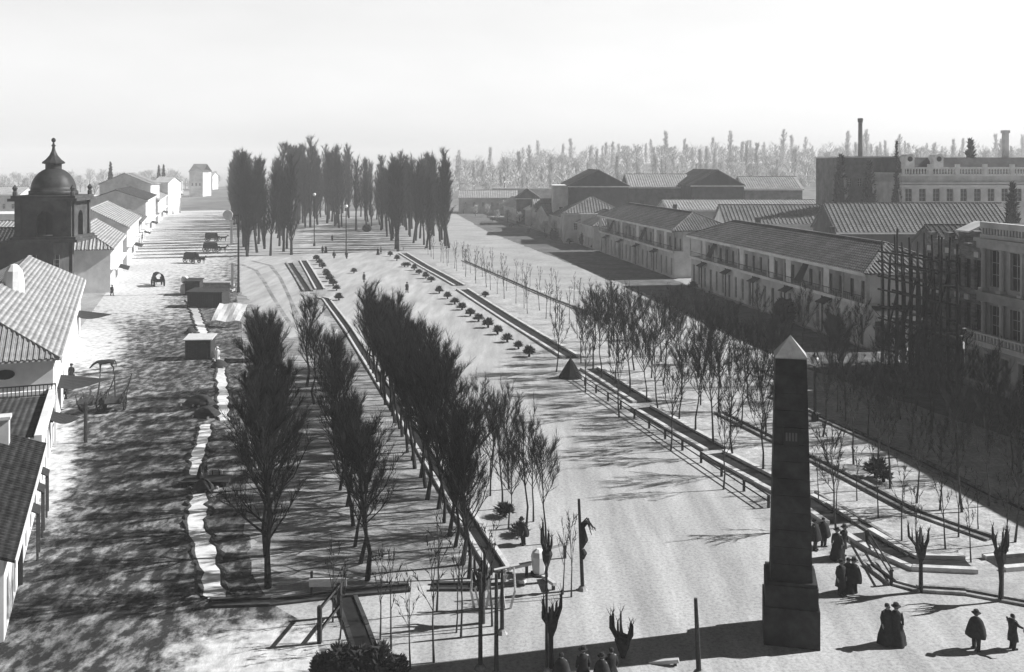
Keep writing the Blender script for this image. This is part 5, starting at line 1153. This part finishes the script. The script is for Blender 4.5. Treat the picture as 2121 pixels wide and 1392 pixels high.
def wheel(par, x, y, rad, n=10):
    t = MB(); N = 20
    for k in range(N):
        a, c = 2 * math.pi * k / N, 2 * math.pi * (k + 1) / N
        q = [(x + dx, y + rr * math.cos(an), rad + rr * math.sin(an)) for an in (a, c) for dx in (-.06, .06) for rr in (rad - .14, rad)]
        for f in ((0, 1, 5, 4), (2, 3, 7, 6), (1, 3, 7, 5), (0, 2, 6, 4)): t.face([q[i] for i in f])
    w_ = t.build('wheel', M['timber'], par); s_ = MB()
    for k in range(n): a = 2 * math.pi * k / n; s_.bar((x, y, rad), (x, y + (rad - .12) * math.cos(a), rad + (rad - .12) * math.sin(a)), .06, .06)
    s_.tube([(x - .16, y, rad), (x + .16, y, rad)], .14, 8); s_.build('spokes', M['timber'], w_)
def oxcart(label, p, rz, grp='carts of the left street'):
    o = thing('ox_cart', label, 'cart', p, rz, grp); o.scale = (.85, .85, .8); wheel(o, -1.0, 0, .85); wheel(o, 1.0, 0, .85)
    b = MB(); b.tube([(-1.15, 0, .85), (1.15, 0, .85)], .07, 6); b.build('axle', M['timber'], o)
    b = MB(); b.box(-.8, .8, -1.4, 1.4, 1.0, 1.12); b.box(-.8, -.72, -1.4, 1.4, 1.123, 1.5); b.box(.72, .8, -1.4, 1.4, 1.123, 1.5); b.build('bed', M['timber'], o)
    for sx in (-1, 1):
        for y in (-1.3, 0, 1.3): b = MB(); b.tube([(sx * .84, y, 1.0), (sx * 1.0, y, 2.1)], .05, 5); b.build('stake', M['timber'], o)
    b = MB(); b.tube([(-.25, 1.4, 1.05), (-.5, 2.2, 2.2), (-.55, 2.5, 3.6)], [.09, .08, .05], 6); b.tube([(.25, 1.4, 1.05), (.9, 2.1, 2.2), (1.2, 2.4, 3.5)], [.09, .08, .05], 6); b.build('shaft', M['timber'], o)
    return o
oxcart('dark two-wheeled ox cart with raised shafts, left street', G(190, 852), R(-8)); oxcart('second dark cart with upright poles, right beside the ox cart', G(238, 850), R(10))
def wagon(label, p, rz, cover='cloth'):
    o = thing('wagon', label, 'wagon', p, rz, 'wagons far up the left street')
    for y in (-1.2, 1.3):
        for x in (-.85, .85): wheel(o, x, y, .6 if y < 0 else .72, 8)
    b = MB(); b.box(-.75, .75, -1.9, 1.9, .85, 1.0); b.box(-.78, -.70, -1.9, 1.9, 1.003, 1.45); b.box(.70, .78, -1.9, 1.9, 1.003, 1.45); b.build('body', M['timber'], o)
    b = MB(); N = 8; ar = [(.8 * math.cos(math.pi * k / N), 1.45 + 1.0 * math.sin(math.pi * k / N)) for k in range(N + 1)]
    for (p_, q_) in zip(ar, ar[1:]): b.slab([(p_[0], -1.3, p_[1]), (q_[0], -1.3, q_[1]), (q_[0], 1.9, q_[1]), (p_[0], 1.9, p_[1])], .05)
    b.build('hood', M[cover], o); b = MB(); b.tube([(-.3, -1.9, .95), (-.3, -4.0, 1.0)], .05, 5); b.tube([(.3, -1.9, .95), (.3, -4.0, 1.0)], .05, 5); b.build('shaft', M['timber'], o)
    return o
for k, (p, rz, lab) in enumerate((((327, 592), -150, 'dark hooded wagon in the pale middle of the left street'), ((398, 545), 60, 'largest dark hooded wagon beside the poplars'), ((440, 500), 95, 'far dark wagon nearest the signal mast'), ((438, 522), 80, 'dark wagon closest behind the round white disc'))):
    wagon(lab, G(*p), R(rz)); q = G(*p); a_ = R(rz); horse('dark draught horse harnessed before the ' + ('pale-street wagon', 'largest wagon', 'wagon nearest the mast', 'wagon behind the white disc')[k], q + Vector((math.sin(a_) * 3.1, -math.cos(a_) * 3.1, 0)), a_, 'hide', .95)

# ------------------------------------------------------------------ air
HZ = 0.00042
b = MB(); b.box(-1500, 1700, -20, 2600, -1.2, 62); hz = b.build('haze', []) if False else None
me = bpy.data.meshes.new('haze'); me.from_pydata(b.v, [], b.f); hzo = bpy.data.objects.new('haze', me); col.objects.link(hzo); hzo['kind'] = 'stuff'
hm = bpy.data.materials.new('pale_air'); hm.use_nodes = True; t = hm.node_tree; t.nodes.clear(); vo = t.nodes.new('ShaderNodeVolumePrincipled'); oo = t.nodes.new('ShaderNodeOutputMaterial')
vo.inputs['Color'].default_value = (.99, .99, .99, 1); vo.inputs['Density'].default_value = HZ; vo.inputs['Anisotropy'].default_value = 0.0
t.links.new(vo.outputs[0], oo.inputs['Volume']); me.materials.append(hm)
